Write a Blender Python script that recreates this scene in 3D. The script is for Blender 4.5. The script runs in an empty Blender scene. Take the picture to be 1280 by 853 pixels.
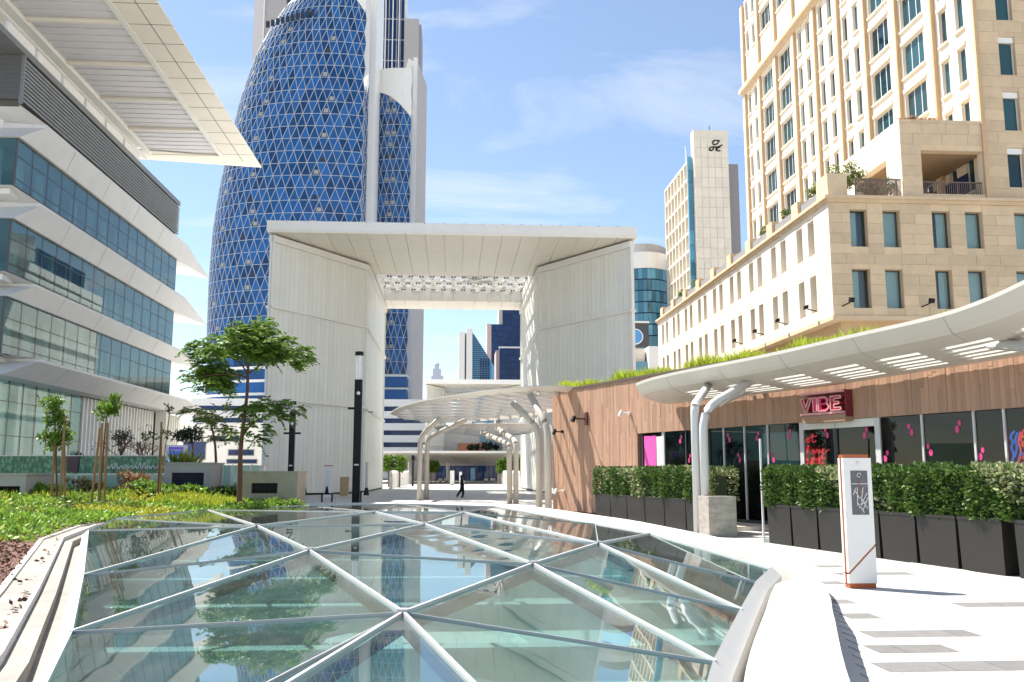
import bpy, bmesh, math, random
import numpy as np
from mathutils import Vector as V, Matrix as M4
random.seed(7); rng = np.random.default_rng(7)
S = bpy.context.scene; COL = S.collection
# ------------------------------------------------------------------ camera
F = 1138.0; P = math.atan2(163.5, F); YAW = math.atan2(75/F*math.cos(P), 1.0); HC = 2.0
cd = bpy.data.cameras.new('camera'); cam = bpy.data.objects.new('camera', cd); COL.objects.link(cam)
cd.sensor_width = 36; cd.lens = 36*F/1280; cd.clip_start = .1; cd.clip_end = 6000
cam.location = (0, 0, HC); cam.rotation_euler = (math.pi/2+P, 0, -YAW); S.camera = cam
# ------------------------------------------------------------------ light
SEL = math.radians(57); AZ = math.atan2(-.75, .66)
SDIR = V((math.sin(AZ)*math.cos(SEL), math.cos(AZ)*math.cos(SEL), math.sin(SEL)))
sl = bpy.data.lights.new('sun', 'SUN'); sl.energy = 4.9; sl.angle = math.radians(.5); sl.color = (1, .955, .88)
so = bpy.data.objects.new('sun', sl); COL.objects.link(so); so.location = (0, 0, 300)
so.rotation_euler = SDIR.to_track_quat('Z', 'Y').to_euler()
W = bpy.data.worlds.new('World'); S.world = W; W.use_nodes = True
wn = W.node_tree.nodes; wl = W.node_tree.links; bg = wn['Background']
sky = wn.new('ShaderNodeTexSky'); sky.sky_type = 'NISHITA'; sky.sun_disc = False
sky.sun_elevation = SEL; sky.sun_rotation = AZ; sky.air_density = 1.0; sky.dust_density = .25; sky.ozone_density = 1.5
tc = wn.new('ShaderNodeTexCoord'); sep = wn.new('ShaderNodeSeparateXYZ'); wl.new(tc.outputs['Generated'], sep.inputs[0])
def wm(op, a, b=None, clamp=False):
    n = wn.new('ShaderNodeMath'); n.operation = op; n.use_clamp = clamp
    for i, x in enumerate((a, b)):
        if x is None: continue
        if isinstance(x, (int, float)): n.inputs[i].default_value = x
        else: wl.new(x, n.inputs[i])
    return n.outputs[0]
# clouds on a flat layer: direction / height
zz = wm('ADD', wm('MAXIMUM', sep.outputs[2], .0), .16)
cmb = wn.new('ShaderNodeCombineXYZ'); wl.new(wm('DIVIDE', sep.outputs[0], zz), cmb.inputs[0]); wl.new(wm('DIVIDE', sep.outputs[1], zz), cmb.inputs[1])
mp = wn.new('ShaderNodeMapping'); mp.inputs['Rotation'].default_value = (0, 0, .5); mp.inputs['Scale'].default_value = (.8, 1.9, 1); mp.inputs['Location'].default_value = (1.3, .7, 0)
wl.new(cmb.outputs[0], mp.inputs[0])
nz = wn.new('ShaderNodeTexNoise'); nz.inputs['Scale'].default_value = 1.25; nz.inputs['Detail'].default_value = 9; nz.inputs['Roughness'].default_value = .58; nz.inputs['Distortion'].default_value = .7
wl.new(mp.outputs[0], nz.inputs[0])
rp = wn.new('ShaderNodeValToRGB'); rp.color_ramp.elements[0].position = .50; rp.color_ramp.elements[0].color = (.06, .06, .06, 1); rp.color_ramp.elements[1].position = .78; rp.color_ramp.elements[1].color = (.9, .9, .9, 1)
wl.new(nz.outputs[0], rp.inputs[0])
mx = wn.new('ShaderNodeMix'); mx.data_type = 'RGBA'; wl.new(rp.outputs[0], mx.inputs[0]); wl.new(sky.outputs[0], mx.inputs[6]); mx.inputs[7].default_value = (5.4, 5.65, 5.9, 1)
wl.new(mx.outputs[2], bg.inputs[0]); bg.inputs[1].default_value = .082
S.view_settings.view_transform = 'Standard'; S.view_settings.look = 'None'; S.view_settings.exposure = 1.22; S.view_settings.gamma = 1; S.view_settings.use_curve_mapping = False
S.cycles.max_bounces = 8; S.cycles.transparent_max_bounces = 16; S.cycles.diffuse_bounces = 4; S.cycles.glossy_bounces = 4; S.cycles.caustics_reflective = False; S.cycles.caustics_refractive = False
# ------------------------------------------------------------------ pixel -> place (photograph pixels, used to measure places)
def ray(u, v):
    a = (u-640)/F; b = (426.5-v)/F; y = math.cos(P)-b*math.sin(P); z = math.sin(P)+b*math.cos(P); c, s = math.cos(YAW), math.sin(YAW)
    return V((a*c+y*s, -a*s+y*c, z))
CP = V((0, 0, HC))
def gz(u, v, z): d = ray(u, v); return CP+d*((z-HC)/d.z)
def gy(u, v, y): d = ray(u, v); return CP+d*(y/d.y)
def gx(u, v, x): d = ray(u, v); return CP+d*(x/d.x)
def gp(u, v, o, n): d = ray(u, v); return CP+d*((o-CP).dot(n)/d.dot(n))
def scr(p):
    c, s = math.cos(YAW), math.sin(YAW); x = p[0]*c-p[1]*s; y = p[0]*s+p[1]*c; z = p[2]-HC
    f = y*math.cos(P)+z*math.sin(P); u = -y*math.sin(P)+z*math.cos(P)
    if f < .1: return None
    return 640+F*x/f, 426.5-F*u/f, F/f
# ------------------------------------------------------------------ helpers
X, Y, Z = V((1, 0, 0)), V((0, 1, 0)), V((0, 0, 1))
class MB:
    def __init__(s): s.v = []; s.f = []
    def quad(s, *p): i = len(s.v); s.v += [tuple(q) for q in p]; s.f.append(tuple(range(i, i+len(p)))); return s
    def ob(s, o, a, b, c):
        o, a, b, c = V(o), V(a), V(b), V(c)
        if a.cross(b).dot(c) < 0: a, b = b, a
        i = len(s.v); s.v += [tuple(q) for q in (o, o+a, o+a+b, o+b, o+c, o+a+c, o+a+b+c, o+b+c)]
        s.f += [(i+3, i+2, i+1, i), (i+4, i+5, i+6, i+7), (i, i+1, i+5, i+4), (i+1, i+2, i+6, i+5), (i+2, i+3, i+7, i+6), (i+3, i, i+4, i+7)]; return s
    def box(s, x0, y0, z0, x1, y1, z1): return s.ob((x0, y0, z0), (x1-x0, 0, 0), (0, y1-y0, 0), (0, 0, z1-z0))
    def bar(s, p, q, w, h=None, up=Z, off=0):
        p, q = V(p), V(q); d = (q-p); h = h or w
        if d.length < 1e-6: return s
        sd = d.cross(up); sd = d.cross(X) if sd.length < 1e-6 else sd; sd.normalize(); u = sd.cross(d).normalized()
        return s.ob(p-sd*w/2-u*(h/2-off), d, sd*w, u*h)
    def prism(s, pts, ext):
        ext = V(ext); n = len(pts); i = len(s.v); pts = [V(q) for q in pts]
        nn = V((0, 0, 0))
        for k in range(n): nn += pts[k].cross(pts[(k+1) % n])
        if nn.dot(ext) < 0: pts = pts[::-1]
        s.v += [tuple(q) for q in pts]+[tuple(q+ext) for q in pts]
        s.f += [tuple(range(i+n-1, i-1, -1)), tuple(range(i+n, i+2*n))]
        for k in range(n): j = (k+1) % n; s.f.append((i+k, i+j, i+n+j, i+n+k))
        return s
    def tube(s, pts, r, n=8, r2=None, cap=True):
        pts = [V(q) for q in pts]; m = len(pts); i = len(s.v); r2 = r if r2 is None else r2
        for k, q in enumerate(pts):
            d = (pts[min(k+1, m-1)]-pts[max(k-1, 0)]).normalized(); a = d.cross(Y if abs(d.z) > .8 else Z).normalized(); b = a.cross(d)
            rr = r+(r2-r)*k/(m-1)
            for t in range(n): w = 2*math.pi*t/n; s.v.append(tuple(q+a*math.cos(w)*rr+b*math.sin(w)*rr))
        for k in range(m-1):
            for t in range(n): u = (t+1) % n; s.f.append((i+k*n+t, i+k*n+u, i+(k+1)*n+u, i+(k+1)*n+t))
        if cap: s.f += [tuple(range(i+n-1, i-1, -1)), tuple(range(i+(m-1)*n, i+m*n))]
        return s
    def ball(s, c, r, n=8, sc=(1, 1, 1)):
        c = V(c); rows = []
        i = len(s.v); m = n//2+1
        for a in range(m+1):
            t = math.pi*a/m
            for b in range(n): w = 2*math.pi*b/n; s.v.append((c.x+r*sc[0]*math.sin(t)*math.cos(w), c.y+r*sc[1]*math.sin(t)*math.sin(w), c.z+r*sc[2]*math.cos(t)))
        for a in range(m):
            for b in range(n): d = (b+1) % n; s.f.append((i+a*n+b, i+(a+1)*n+b, i+(a+1)*n+d, i+a*n+d))
        return s
    def mesh(s, name):
        me = bpy.data.meshes.new(name); me.from_pydata(s.v, [], s.f); me.update(); return me
def bend(a, b, c, r, k=6):   # a-b-c with a rounded corner at b
    a, b, c = V(a), V(b), V(c); p = b+(a-b).normalized()*r; q = b+(c-b).normalized()*r
    return [a]+[p*(1-t)**2+b*2*t*(1-t)+q*t*t for t in [i/k for i in range(k+1)]]+[c]
WM = {}
def _par(o, parent):
    if parent is None: return
    o.parent = parent
    o.matrix_parent_inverse = WM.get(parent.name, M4.Identity(4)).inverted()
def obj(name, mb, mat, parent=None, smooth=False, basis=None, kind=None, label=None):
    me = mb.mesh(name) if isinstance(mb, MB) else mb
    if mat is not None and not me.materials: me.materials.append(mat)
    if smooth: me.shade_smooth()
    o = bpy.data.objects.new(name, me); COL.objects.link(o); _par(o, parent)
    if basis is not None: o.matrix_basis = basis
    if kind: o['kind'] = kind
    if label: o['label'] = label
    return o
def tag(o, label, cat, group=None):
    o['label'] = label; o['category'] = cat
    if group: o['group'] = group
    return o
def thing(name, label, cat, loc=(0, 0, 0), group=None):
    o = bpy.data.objects.new(name, None); COL.objects.link(o); o.location = loc; o.empty_display_size = .2
    WM[o.name] = M4.Translation(V(loc)); return tag(o, label, cat, group)
def copy_tree(o, loc, rz=0, label=None, sc=1.0):
    def cp(a, par):
        c = a.copy(); COL.objects.link(c)
        if par: c.parent = par
        for ch in a.children: cp(ch, c)
        return c
    r = cp(o, None); r.location = loc; r.rotation_euler = (0, 0, rz); r.scale = (sc, sc, sc)
    if label: r['label'] = label
    return r
CUBE = {}
def cube(mat):
    if mat.name not in CUBE:
        CUBE[mat.name] = MB().box(-.5, -.5, -.5, .5, .5, .5).mesh('piece'); CUBE[mat.name].materials.append(mat)
    return CUBE[mat.name]
def pieces(name, boxes, mat, parent, cap=300):
    """boxes: (corner, a, b, c) orthogonal edges. The largest on screen become objects, the rest one joined part."""
    sc = []
    for i, (o, a, b, c) in enumerate(boxes):
        ctr = V(o)+(V(a)+V(b)+V(c))/2; s = scr(ctr); val = 0
        if s and -60 < s[0] < 1340 and -60 < s[1] < 910: val = s[2]*s[2]*max(a.length*b.length, a.length*c.length, b.length*c.length)
        sc.append((-val, i))
    sc.sort(); big = [i for v, i in sc[:cap]]; rest = [i for v, i in sc[cap:]]
    for i in big:
        o, a, b, c = boxes[i]; o, a, b, c = V(o), V(a), V(b), V(c)
        if a.cross(b).dot(c) < 0: a, b = b, a
        ctr = o+(a+b+c)/2; m = M4(((a.x, b.x, c.x, ctr.x), (a.y, b.y, c.y, ctr.y), (a.z, b.z, c.z, ctr.z), (0, 0, 0, 1)))
        obj(name, cube(mat), None, parent, basis=m)
    if rest:
        mb = MB()
        for i in rest: mb.ob(*boxes[i])
        obj(name, mb, mat, parent, kind='stuff')
# ------------------------------------------------------------------ materials
MATS = {}
def mat(name, col, rough=.6, var=.08, scale=3.0, bump=.0, bscale=None, metal=0, spec=.5, pvar=0, stretch=None, emit=None, es=1, coat=0, dirt=0, trans=0):
    m = bpy.data.materials.new(name); m.use_nodes = True; n = m.node_tree.nodes; l = m.node_tree.links; b = n['Principled BSDF']
    b.inputs['Roughness'].default_value = rough; b.inputs['Metallic'].default_value = metal; b.inputs['Specular IOR Level'].default_value = spec
    if coat: b.inputs['Coat Weight'].default_value = coat
    t = n.new('ShaderNodeTexCoord'); g = n.new('ShaderNodeNewGeometry'); mp_ = n.new('ShaderNodeMapping'); l.new(g.outputs['Position'], mp_.inputs[0])
    if stretch: mp_.inputs['Scale'].default_value = stretch
    nz_ = n.new('ShaderNodeTexNoise'); nz_.inputs['Scale'].default_value = scale; nz_.inputs['Detail'].default_value = 6; nz_.inputs['Roughness'].default_value = .62; l.new(mp_.outputs[0], nz_.inputs[0])
    def math_(op, a, bb):
        k = n.new('ShaderNodeMath'); k.operation = op
        for i, x in enumerate((a, bb)):
            if isinstance(x, (int, float)): k.inputs[i].default_value = x
            else: l.new(x, k.inputs[i])
        return k.outputs[0]
    fac = math_('MULTIPLY', math_('SUBTRACT', nz_.outputs[0], .5), var*4)
    if pvar:
        oi = n.new('ShaderNodeObjectInfo'); r = math_('FRACT', math_('ADD', oi.outputs['Random'], g.outputs['Random Per Island']), 0)
        fac = math_('ADD', fac, math_('MULTIPLY', math_('SUBTRACT', r, .5), pvar*2))
    if dirt:
        d2 = n.new('ShaderNodeTexNoise'); d2.inputs['Scale'].default_value = .35; d2.inputs['Detail'].default_value = 8; l.new(g.outputs['Position'], d2.inputs[0])
        fac = math_('ADD', fac, math_('MULTIPLY', math_('SUBTRACT', d2.outputs[0], .5), dirt*3))
    val = math_('ADD', fac, 1.0)
    h = n.new('ShaderNodeHueSaturation'); h.inputs['Color'].default_value = (*col, 1); l.new(val, h.inputs['Value']); l.new(h.outputs[0], b.inputs['Base Color'])
    if bump:
        bp = n.new('ShaderNodeBump'); bp.inputs['Strength'].default_value = bump; bp.inputs['Distance'].default_value = .02
        if bscale:
            n2 = n.new('ShaderNodeTexNoise'); n2.inputs['Scale'].default_value = bscale; n2.inputs['Detail'].default_value = 5; l.new(mp_.outputs[0], n2.inputs[0]); l.new(n2.outputs[0], bp.inputs['Height'])
        else: l.new(nz_.outputs[0], bp.inputs['Height'])
        l.new(bp.outputs[0], b.inputs['Normal'])
    if emit: b.inputs['Emission Color'].default_value = (*emit, 1); b.inputs['Emission Strength'].default_value = es
    if trans:
        tr = n.new('ShaderNodeBsdfTranslucent'); l.new(h.outputs[0], tr.inputs[0]); ms = n.new('ShaderNodeMixShader'); ms.inputs[0].default_value = trans
        l.new(b.outputs[0], ms.inputs[1]); l.new(tr.outputs[0], ms.inputs[2]); l.new(ms.outputs[0], n['Material Output'].inputs[0])
    MATS[name] = m; return m
def glass(name, tint, ior=1.5, rough=.0, dark=None, darkmix=0, wave=0, wscale=.4, pvar=0, dust=0):
    """thin sheet: clear tinted transmission plus a fresnel reflection (and an optional dark film)"""
    m = bpy.data.materials.new(name); m.use_nodes = True; n = m.node_tree.nodes; l = m.node_tree.links; n.remove(n['Principled BSDF'])
    t = n.new('ShaderNodeBsdfTransparent'); t.inputs[0].default_value = (*tint, 1)
    g = n.new('ShaderNodeBsdfGlossy'); g.inputs['Roughness'].default_value = rough
    fr = n.new('ShaderNodeFresnel'); gb = n.new('ShaderNodeNewGeometry'); mi_ = n.new('ShaderNodeMapRange'); mi_.inputs[3].default_value = ior; mi_.inputs[4].default_value = 1/ior; l.new(gb.outputs['Backfacing'], mi_.inputs[0]); l.new(mi_.outputs[0], fr.inputs[0])
    base = t.outputs[0]
    if darkmix:
        d = n.new('ShaderNodeBsdfDiffuse'); d.inputs[0].default_value = (*dark, 1)
        if pvar:
            oi = n.new('ShaderNodeObjectInfo'); gg = n.new('ShaderNodeNewGeometry'); ad = n.new('ShaderNodeMath'); ad.operation = 'ADD'; l.new(oi.outputs['Random'], ad.inputs[0]); l.new(gg.outputs['Random Per Island'], ad.inputs[1])
            fc = n.new('ShaderNodeMath'); fc.operation = 'FRACT'; l.new(ad.outputs[0], fc.inputs[0]); mr = n.new('ShaderNodeMapRange'); mr.inputs[3].default_value = 1-pvar; mr.inputs[4].default_value = 1+pvar; l.new(fc.outputs[0], mr.inputs[0])
            h = n.new('ShaderNodeHueSaturation'); h.inputs['Color'].default_value = (*dark, 1); l.new(mr.outputs[0], h.inputs['Value']); l.new(h.outputs[0], d.inputs[0])
        k = n.new('ShaderNodeMixShader'); k.inputs[0].default_value = darkmix; l.new(t.outputs[0], k.inputs[1]); l.new(d.outputs[0], k.inputs[2]); base = k.outputs[0]
    mxx = n.new('ShaderNodeMixShader'); l.new(fr.outputs[0], mxx.inputs[0]); l.new(base, mxx.inputs[1]); l.new(g.outputs[0], mxx.inputs[2])
    if wave:
        nn = n.new('ShaderNodeTexNoise'); nn.inputs['Scale'].default_value = wscale; nn.inputs['Detail'].default_value = 2; ge = n.new('ShaderNodeNewGeometry'); l.new(ge.outputs['Position'], nn.inputs[0])
        bp = n.new('ShaderNodeBump'); bp.inputs['Strength'].default_value = wave; bp.inputs['Distance'].default_value = .05; l.new(nn.outputs[0], bp.inputs['Height']); l.new(bp.outputs[0], g.inputs['Normal'])
    out = mxx.outputs[0]
    if dust:   # water marks and dust lying on the pane
        dn = n.new('ShaderNodeTexNoise'); dn.inputs['Scale'].default_value = 1.3; dn.inputs['Detail'].default_value = 9; dn.inputs['Roughness'].default_value = .7; dg = n.new('ShaderNodeNewGeometry'); l.new(dg.outputs['Position'], dn.inputs[0])
        mr = n.new('ShaderNodeMapRange'); mr.inputs[1].default_value = .42; mr.inputs[2].default_value = .78; mr.inputs[3].default_value = .01; mr.inputs[4].default_value = dust*1.8; l.new(dn.outputs[0], mr.inputs[0])
        dd = n.new('ShaderNodeBsdfDiffuse'); dd.inputs[0].default_value = (.5, .5, .48, 1); k2 = n.new('ShaderNodeMixShader'); l.new(mr.outputs[0], k2.inputs[0]); l.new(out, k2.inputs[1]); l.new(dd.outputs[0], k2.inputs[2]); out = k2.outputs[0]
    l.new(out, n['Material Output'].inputs[0]); MATS[name] = m; return m
Msoffit = mat('shade_toned_soffit', (.62, .58, .515), .45, .03, 1.2, dirt=.05)  # canopy white toned down to beige for shade, so the slats read sunlit
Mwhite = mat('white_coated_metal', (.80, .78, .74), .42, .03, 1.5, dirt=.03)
Mcream = mat('cream_panel', (.80, .795, .735), .4, .03, .8, pvar=.035, dirt=.05)
Mcream2 = mat('cream_soffit', (.82, .77, .66), .45, .03, .8, pvar=.025)
Mgap = mat('dark_joint', (.10, .10, .09), .8)
Mfin = mat('light_grey_cladding', (.66, .65, .64), .45, .03, .7, dirt=.05)
Mlouv = mat('grey_louvre', (.20, .205, .21), .4, .06, 1, metal=.3)
Msteel = mat('grey_steel', (.42, .43, .44), .4, .06, 4, metal=.4)
Mblack = mat('black_metal', (.009, .009, .010), .5, .1, 5, spec=.25)
Mmull = mat('dark_mullion', (.06, .065, .07), .4)
Mstone = mat('tan_shaded_stone', (.62, .475, .31), .85, .09, 1.6, bump=.25, bscale=14, pvar=.09, dirt=.05)  # hotel stone, its tan deepened for the faces in shade
Mstonel = mat('pale_sunlit_stone', (.76, .68, .56), .8, .05, 1.2, bump=.15, bscale=10, pvar=.05, dirt=.05)  # same hotel stone lightened for its sunlit side; plain pale stone elsewhere
Mtan = mat('ochre_trim', (.55, .38, .22), .8, .06, 2, dirt=.06)
Mwood = mat('wood_plank', (.44, .262, .175), .55, .13, 2.2, bump=.15, pvar=.16, stretch=(9, 9, .7), dirt=.05)
Mplant = mat('black_planter', (.014, .0125, .011), .55, .18, 1.5, bump=.05, pvar=.15, dirt=.12)
Mpave = mat('white_paving', (.48, .466, .442), .6, .07, 1.5, bump=.15, bscale=30, pvar=.09, dirt=.12)
Mpaved = mat('dark_paver', (.16, .155, .15), .75, .15, 6, bump=.2, bscale=40, pvar=.12)
Mkerb = mat('pale_kerb_stone', (.52, .50, .465), .6, .06, 2, bump=.1, bscale=20, dirt=.08)
Mkerbd = mat('weathered_kerb_stone', (.26, .24, .21), .8, .2, 2.5, bump=.3, bscale=18, dirt=.25)
Mconc = mat('board_concrete', (.36, .32, .26), .85, .12, 2, bump=.2, bscale=12, dirt=.12)
Mconcg = mat('grey_concrete', (.42, .41, .40), .85, .08, 2, bump=.15, bscale=12, dirt=.08)
Mcopper = mat('copper_trim', (.40, .105, .035), .4, .1, 5, metal=.35)
Mmarble = mat('veined_marble', (.36, .315, .28), .3, .35, 3, dirt=.15, stretch=(1, 1, 2.2))
Mbark = mat('bark', (.16, .075, .045), .9, .2, 9, bump=.5, stretch=(3, 3, .6))
Mstake = mat('timber_stake', (.33, .19, .09), .8, .15, 5)
Msoil = mat('bark_mulch', (.13, .065, .045), .95, .3, 9, bump=.6)
Mchip = mat('mulch_chip', (.20, .10, .07), .9, .1, 9, pvar=.55)
Mlit = mat('lamp_diffuser', (.8, .8, .78), .3)
Mred = mat('red_sign', (.45, .02, .05), .35, .03)
Mmag = mat('magenta_sign_face', (.62, .03, .16), .35, .03)
Mpinkd = mat('pink_decal', (.75, .06, .25), .5, .03)
Mpink = mat('pink_door', (.85, .12, .45), .4, .03)
Mskin = mat('skin', (.22, .12, .08), .6)
Mcloth = mat('black_cloth', (.012, .012, .014), .9)
Mshirt = mat('white_cloth', (.7, .7, .7), .9)
def leaf(name, c, tr=.3, pv=.35): return mat(name, c, .5, .1, 2, pvar=pv, trans=tr, spec=.35)
Lgrass = leaf('bright_grass', (.42, .50, .05), .4); Lcover = leaf('ground_cover_leaf', (.20, .34, .04), .3, .5); Lcovery = leaf('yellow_cover_leaf', (.40, .42, .05), .3, .35)
Lhedge = leaf('hedge_leaf', (.075, .14, .026), .2, .5); Lhedgey = leaf('variegated_hedge_leaf', (.36, .38, .20), .2, .35)
Ltree = leaf('tree_leaf', (.15, .26, .035), .35, .5); Lpale = leaf('pale_tree_leaf', (.17, .21, .05), .35, .4); Ldark = leaf('dark_leaf', (.04, .055, .03), .2, .4); Lbrown = leaf('rust_leaf', (.30, .17, .08), .3, .45); Ltop = leaf('topiary_leaf', (.10, .19, .02), .25, .4)
Gsky = glass('skylight_glass', (.82, .94, .93), 2.35, dust=.035, wave=.08, wscale=.5)
Goff = glass('office_glass', (.72, .92, .93), 1.7, dark=(.01, .04, .045), darkmix=.24, wave=.05, wscale=.25)
Gfloor = glass('lobby_glass', (.78, .93, .90), 1.4, wave=.03)
Gshop = glass('shop_glass', (.55, .58, .58), 1.5, dark=(.012, .014, .014), darkmix=.35, wave=.02)
Ghot = glass('hotel_glass', (.4, .5, .5), 1.7, dark=(.02, .07, .08), darkmix=.8, wave=.08, wscale=.6, pvar=.6)
Gblue = glass('blue_tower_glass', (.1, .2, .4), 1.45, dark=(.013, .082, .245), darkmix=1, pvar=.5, wave=.03)
Gteal = glass('teal_building_glass', (.1, .2, .3), 1.6, dark=(.09, .25, .35), darkmix=1, pvar=.5)
Gnavy = glass('navy_building_glass', (.1, .2, .3), 1.45, dark=(.018, .04, .12), darkmix=1, pvar=.2)
Gpale = glass('pale_blue_glass', (.1, .2, .3), 1.6, dark=(.12, .32, .48), darkmix=1, pvar=.3)
Gbal = glass('balustrade_glass', (.75, .9, .85), 1.5, dark=(.4, .6, .5), darkmix=.25)
# ------------------------------------------------------------------ foliage
def leafmesh(name, pts, size, mats_, dirs=None, flat=.0, mi=None, ar=.45):
    pts = np.asarray(pts, float); n = len(pts)
    if dirs is None: dirs = rng.normal(size=(n, 3))
    dirs = np.asarray(dirs, float); dirs /= np.linalg.norm(dirs, axis=1)[:, None]+1e-9
    b = rng.normal(size=(n, 3)); b[:, 2] *= (1-flat); b -= (b*dirs).sum(1)[:, None]*dirs; b /= np.linalg.norm(b, axis=1)[:, None]+1e-9
    s = np.asarray(size)*rng.uniform(.65, 1.3, n); s = s[:, None]
    v = np.stack([pts, pts+dirs*s*.5+b*s*ar*.5, pts+dirs*s, pts+dirs*s*.5-b*s*ar*.5], 1).reshape(-1, 3)
    me = bpy.data.meshes.new(name); me.vertices.add(4*n); me.vertices.foreach_set('co', v.ravel()); me.loops.add(4*n); me.loops.foreach_set('vertex_index', np.arange(4*n, dtype=np.int32))
    me.polygons.add(n); me.polygons.foreach_set('loop_start', np.arange(0, 4*n, 4, dtype=np.int32))
    if mi is not None: me.polygons.foreach_set('material_index', np.asarray(mi, np.int32))
    for m in (mats_ if isinstance(mats_, (list, tuple)) else [mats_]): me.materials.append(m)
    me.update(calc_edges=True); return me
def blob(n, c, r, clump=0, k=10):
    """points through an ellipsoid, gathered in k clumps"""
    p = rng.normal(size=(n, 3)); p /= np.linalg.norm(p, axis=1)[:, None]; p *= rng.uniform(.2, 1, n)[:, None]**.5
    if clump:
        cs = rng.normal(size=(k, 3)); cs /= np.linalg.norm(cs, axis=1)[:, None]; cs *= rng.uniform(.35, .85, k)[:, None]
        p = cs[rng.integers(0, k, n)]+p*clump
    return np.asarray(c)+p*np.asarray(r)
def fronds(n, bases, outs, L, nl, droop=.5):
    """feathery compound leaves: returns points and directions of leaflets"""
    pts, ds = [], []
    for i in range(n):
        b = V(bases[i]); d = V(outs[i]).normalized(); sd = d.cross(Z); sd = sd.normalized() if sd.length > .01 else X; l = L*random.uniform(.7, 1.25)
        for k in range(nl):
            t = (k+.5)/nl; p = b+d*l*t+V((0, 0, -droop*l*t*t)); 
            for sg in (-1, 1):
                pts.append(tuple(p)); e = sd*sg+d*.45+V((0, 0, -.25+random.uniform(-.2, .2))); ds.append(tuple(e))
    return np.array(pts), np.array(ds)
# ------------------------------------------------------------------ facades
def facade(name, parent, o, ud, w, h, ops, depth, m, n=None):
    """wall face with openings cut and reveals; ops = (u0, z0, u1, z1)"""
    o = V(o); ud = V(ud); n = V(n) if n is not None else ud.cross(Z)
    us = sorted({0, w, *[q for a in ops for q in (a[0], a[2])]}); zs = sorted({0, h, *[q for a in ops for q in (a[1], a[3])]})
    us = [q for q in us if 0 <= q <= w]; zs = [q for q in zs if 0 <= q <= h]; mb = MB()
    p = lambda u, z, d=0: o+ud*u+Z*z-n*d
    for i in range(len(us)-1):
        run = None
        for j in range(len(zs)):
            solid = False
            if j < len(zs)-1:
                cu, cz = (us[i]+us[i+1])/2, (zs[j]+zs[j+1])/2
                solid = not any(a[0] < cu < a[2] and a[1] < cz < a[3] for a in ops)
            if solid and run is None: run = zs[j]
            if not solid and run is not None: mb.quad(p(us[i], run), p(us[i+1], run), p(us[i+1], zs[j]), p(us[i], zs[j])); run = None
    for a in ops:
        u0, z0, u1, z1 = max(a[0], 0), max(a[1], 0), min(a[2], w), min(a[3], h)
        if u1 <= u0 or z1 <= z0: continue
        mb.quad(p(u0, z0), p(u0, z0, depth), p(u0, z1, depth), p(u0, z1)); mb.quad(p(u1, z0), p(u1, z1), p(u1, z1, depth), p(u1, z0, depth))
        mb.quad(p(u0, z0), p(u1, z0), p(u1, z0, depth), p(u0, z0, depth)); mb.quad(p(u0, z1), p(u0, z1, depth), p(u1, z1, depth), p(u1, z1))
    return obj(name, mb, m, parent)
def blocks(o, ud, n, w, h, ops, course, L, proud=.03, gap=.025):
    o, ud, n = V(o), V(ud), V(n); out = []; j = 0; z = 0
    while z < h-.05:
        z1 = min(z+course, h); iv = [(0.0, w)]
        for a in ops:
            if a[1] < z1-.02 and a[3] > z+.02:
                nv = []
                for s, e in iv:
                    if a[2] <= s or a[0] >= e: nv.append((s, e)); continue
                    if a[0] > s: nv.append((s, a[0]))
                    if a[2] < e: nv.append((a[2], e))
                iv = nv
        for s, e in iv:
            u = s; first = True
            while u < e-.04:
                l = L*random.uniform(.85, 1.15)*(.55 if first and j % 2 else 1); first = False
                if e-(u+l) < .3*L: l = e-u
                out.append((o+ud*(u+gap/2)+Z*(z+gap/2)-n*.01, ud*(l-gap), Z*(z1-z-gap), n*(proud+.01))); u += l
        z = z1; j += 1
    return out
WMESH = {}
def window(parent, o, ud, n, w, h, mf, mg, nv=0, nh=0, fw=.07, name='window', pane='pane'):
    """frame part with pane sub-part; o = lower left corner on the plane, n outward"""
    key = (round(w, 2), round(h, 2), mf.name, mg.name, nv, nh, fw)
    if key not in WMESH:
        mb = MB(); mb.box(0, -.05, 0, fw, .05, h).box(w-fw, -.05, 0, w, .05, h).box(fw, -.05, 0, w-fw, .05, fw).box(fw, -.05, h-fw, w-fw, .05, h)
        for k in range(nv): x = w*(k+1)/(nv+1); mb.box(x-fw/2, -.045, fw, x+fw/2, .045, h-fw)
        for k in range(nh): z = h*(k+1)/(nh+1); mb.box(fw, -.04, z-fw/2, w-fw, .04, z+fw/2)
        a = mb.mesh(name); a.materials.append(mf); b = MB().box(fw*.5, -.012, fw*.5, w-fw*.5, .012, h-fw*.5).mesh(pane); b.materials.append(mg); WMESH[key] = (a, b)
    a, b = WMESH[key]; o, ud, n = V(o), V(ud), V(n); m = M4(((ud.x, -n.x, 0, o.x), (ud.y, -n.y, 0, o.y), (0, 0, 1, o.z), (0, 0, 0, 1)))
    f = obj(name, a, None, parent, basis=m); g = bpy.data.objects.new(pane, b); COL.objects.link(g); g.parent = f
    return f
def text(name, body, m, size, ext, mtx, parent=None, shear=0, bevel=0):
    c = bpy.data.curves.new(name, 'FONT'); c.body = body; c.size = size; c.extrude = ext; c.shear = shear; c.bevel_depth = bevel; c.resolution_u = 3
    t = bpy.data.objects.new(name, c); COL.objects.link(t); bpy.context.view_layer.update()
    me = bpy.data.meshes.new_from_object(t.evaluated_get(bpy.context.evaluated_depsgraph_get())); bpy.data.objects.remove(t); me.name = name
    me.materials.clear(); me.materials.append(m)
    return obj(name, me, None, parent, basis=mtx)
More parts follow.
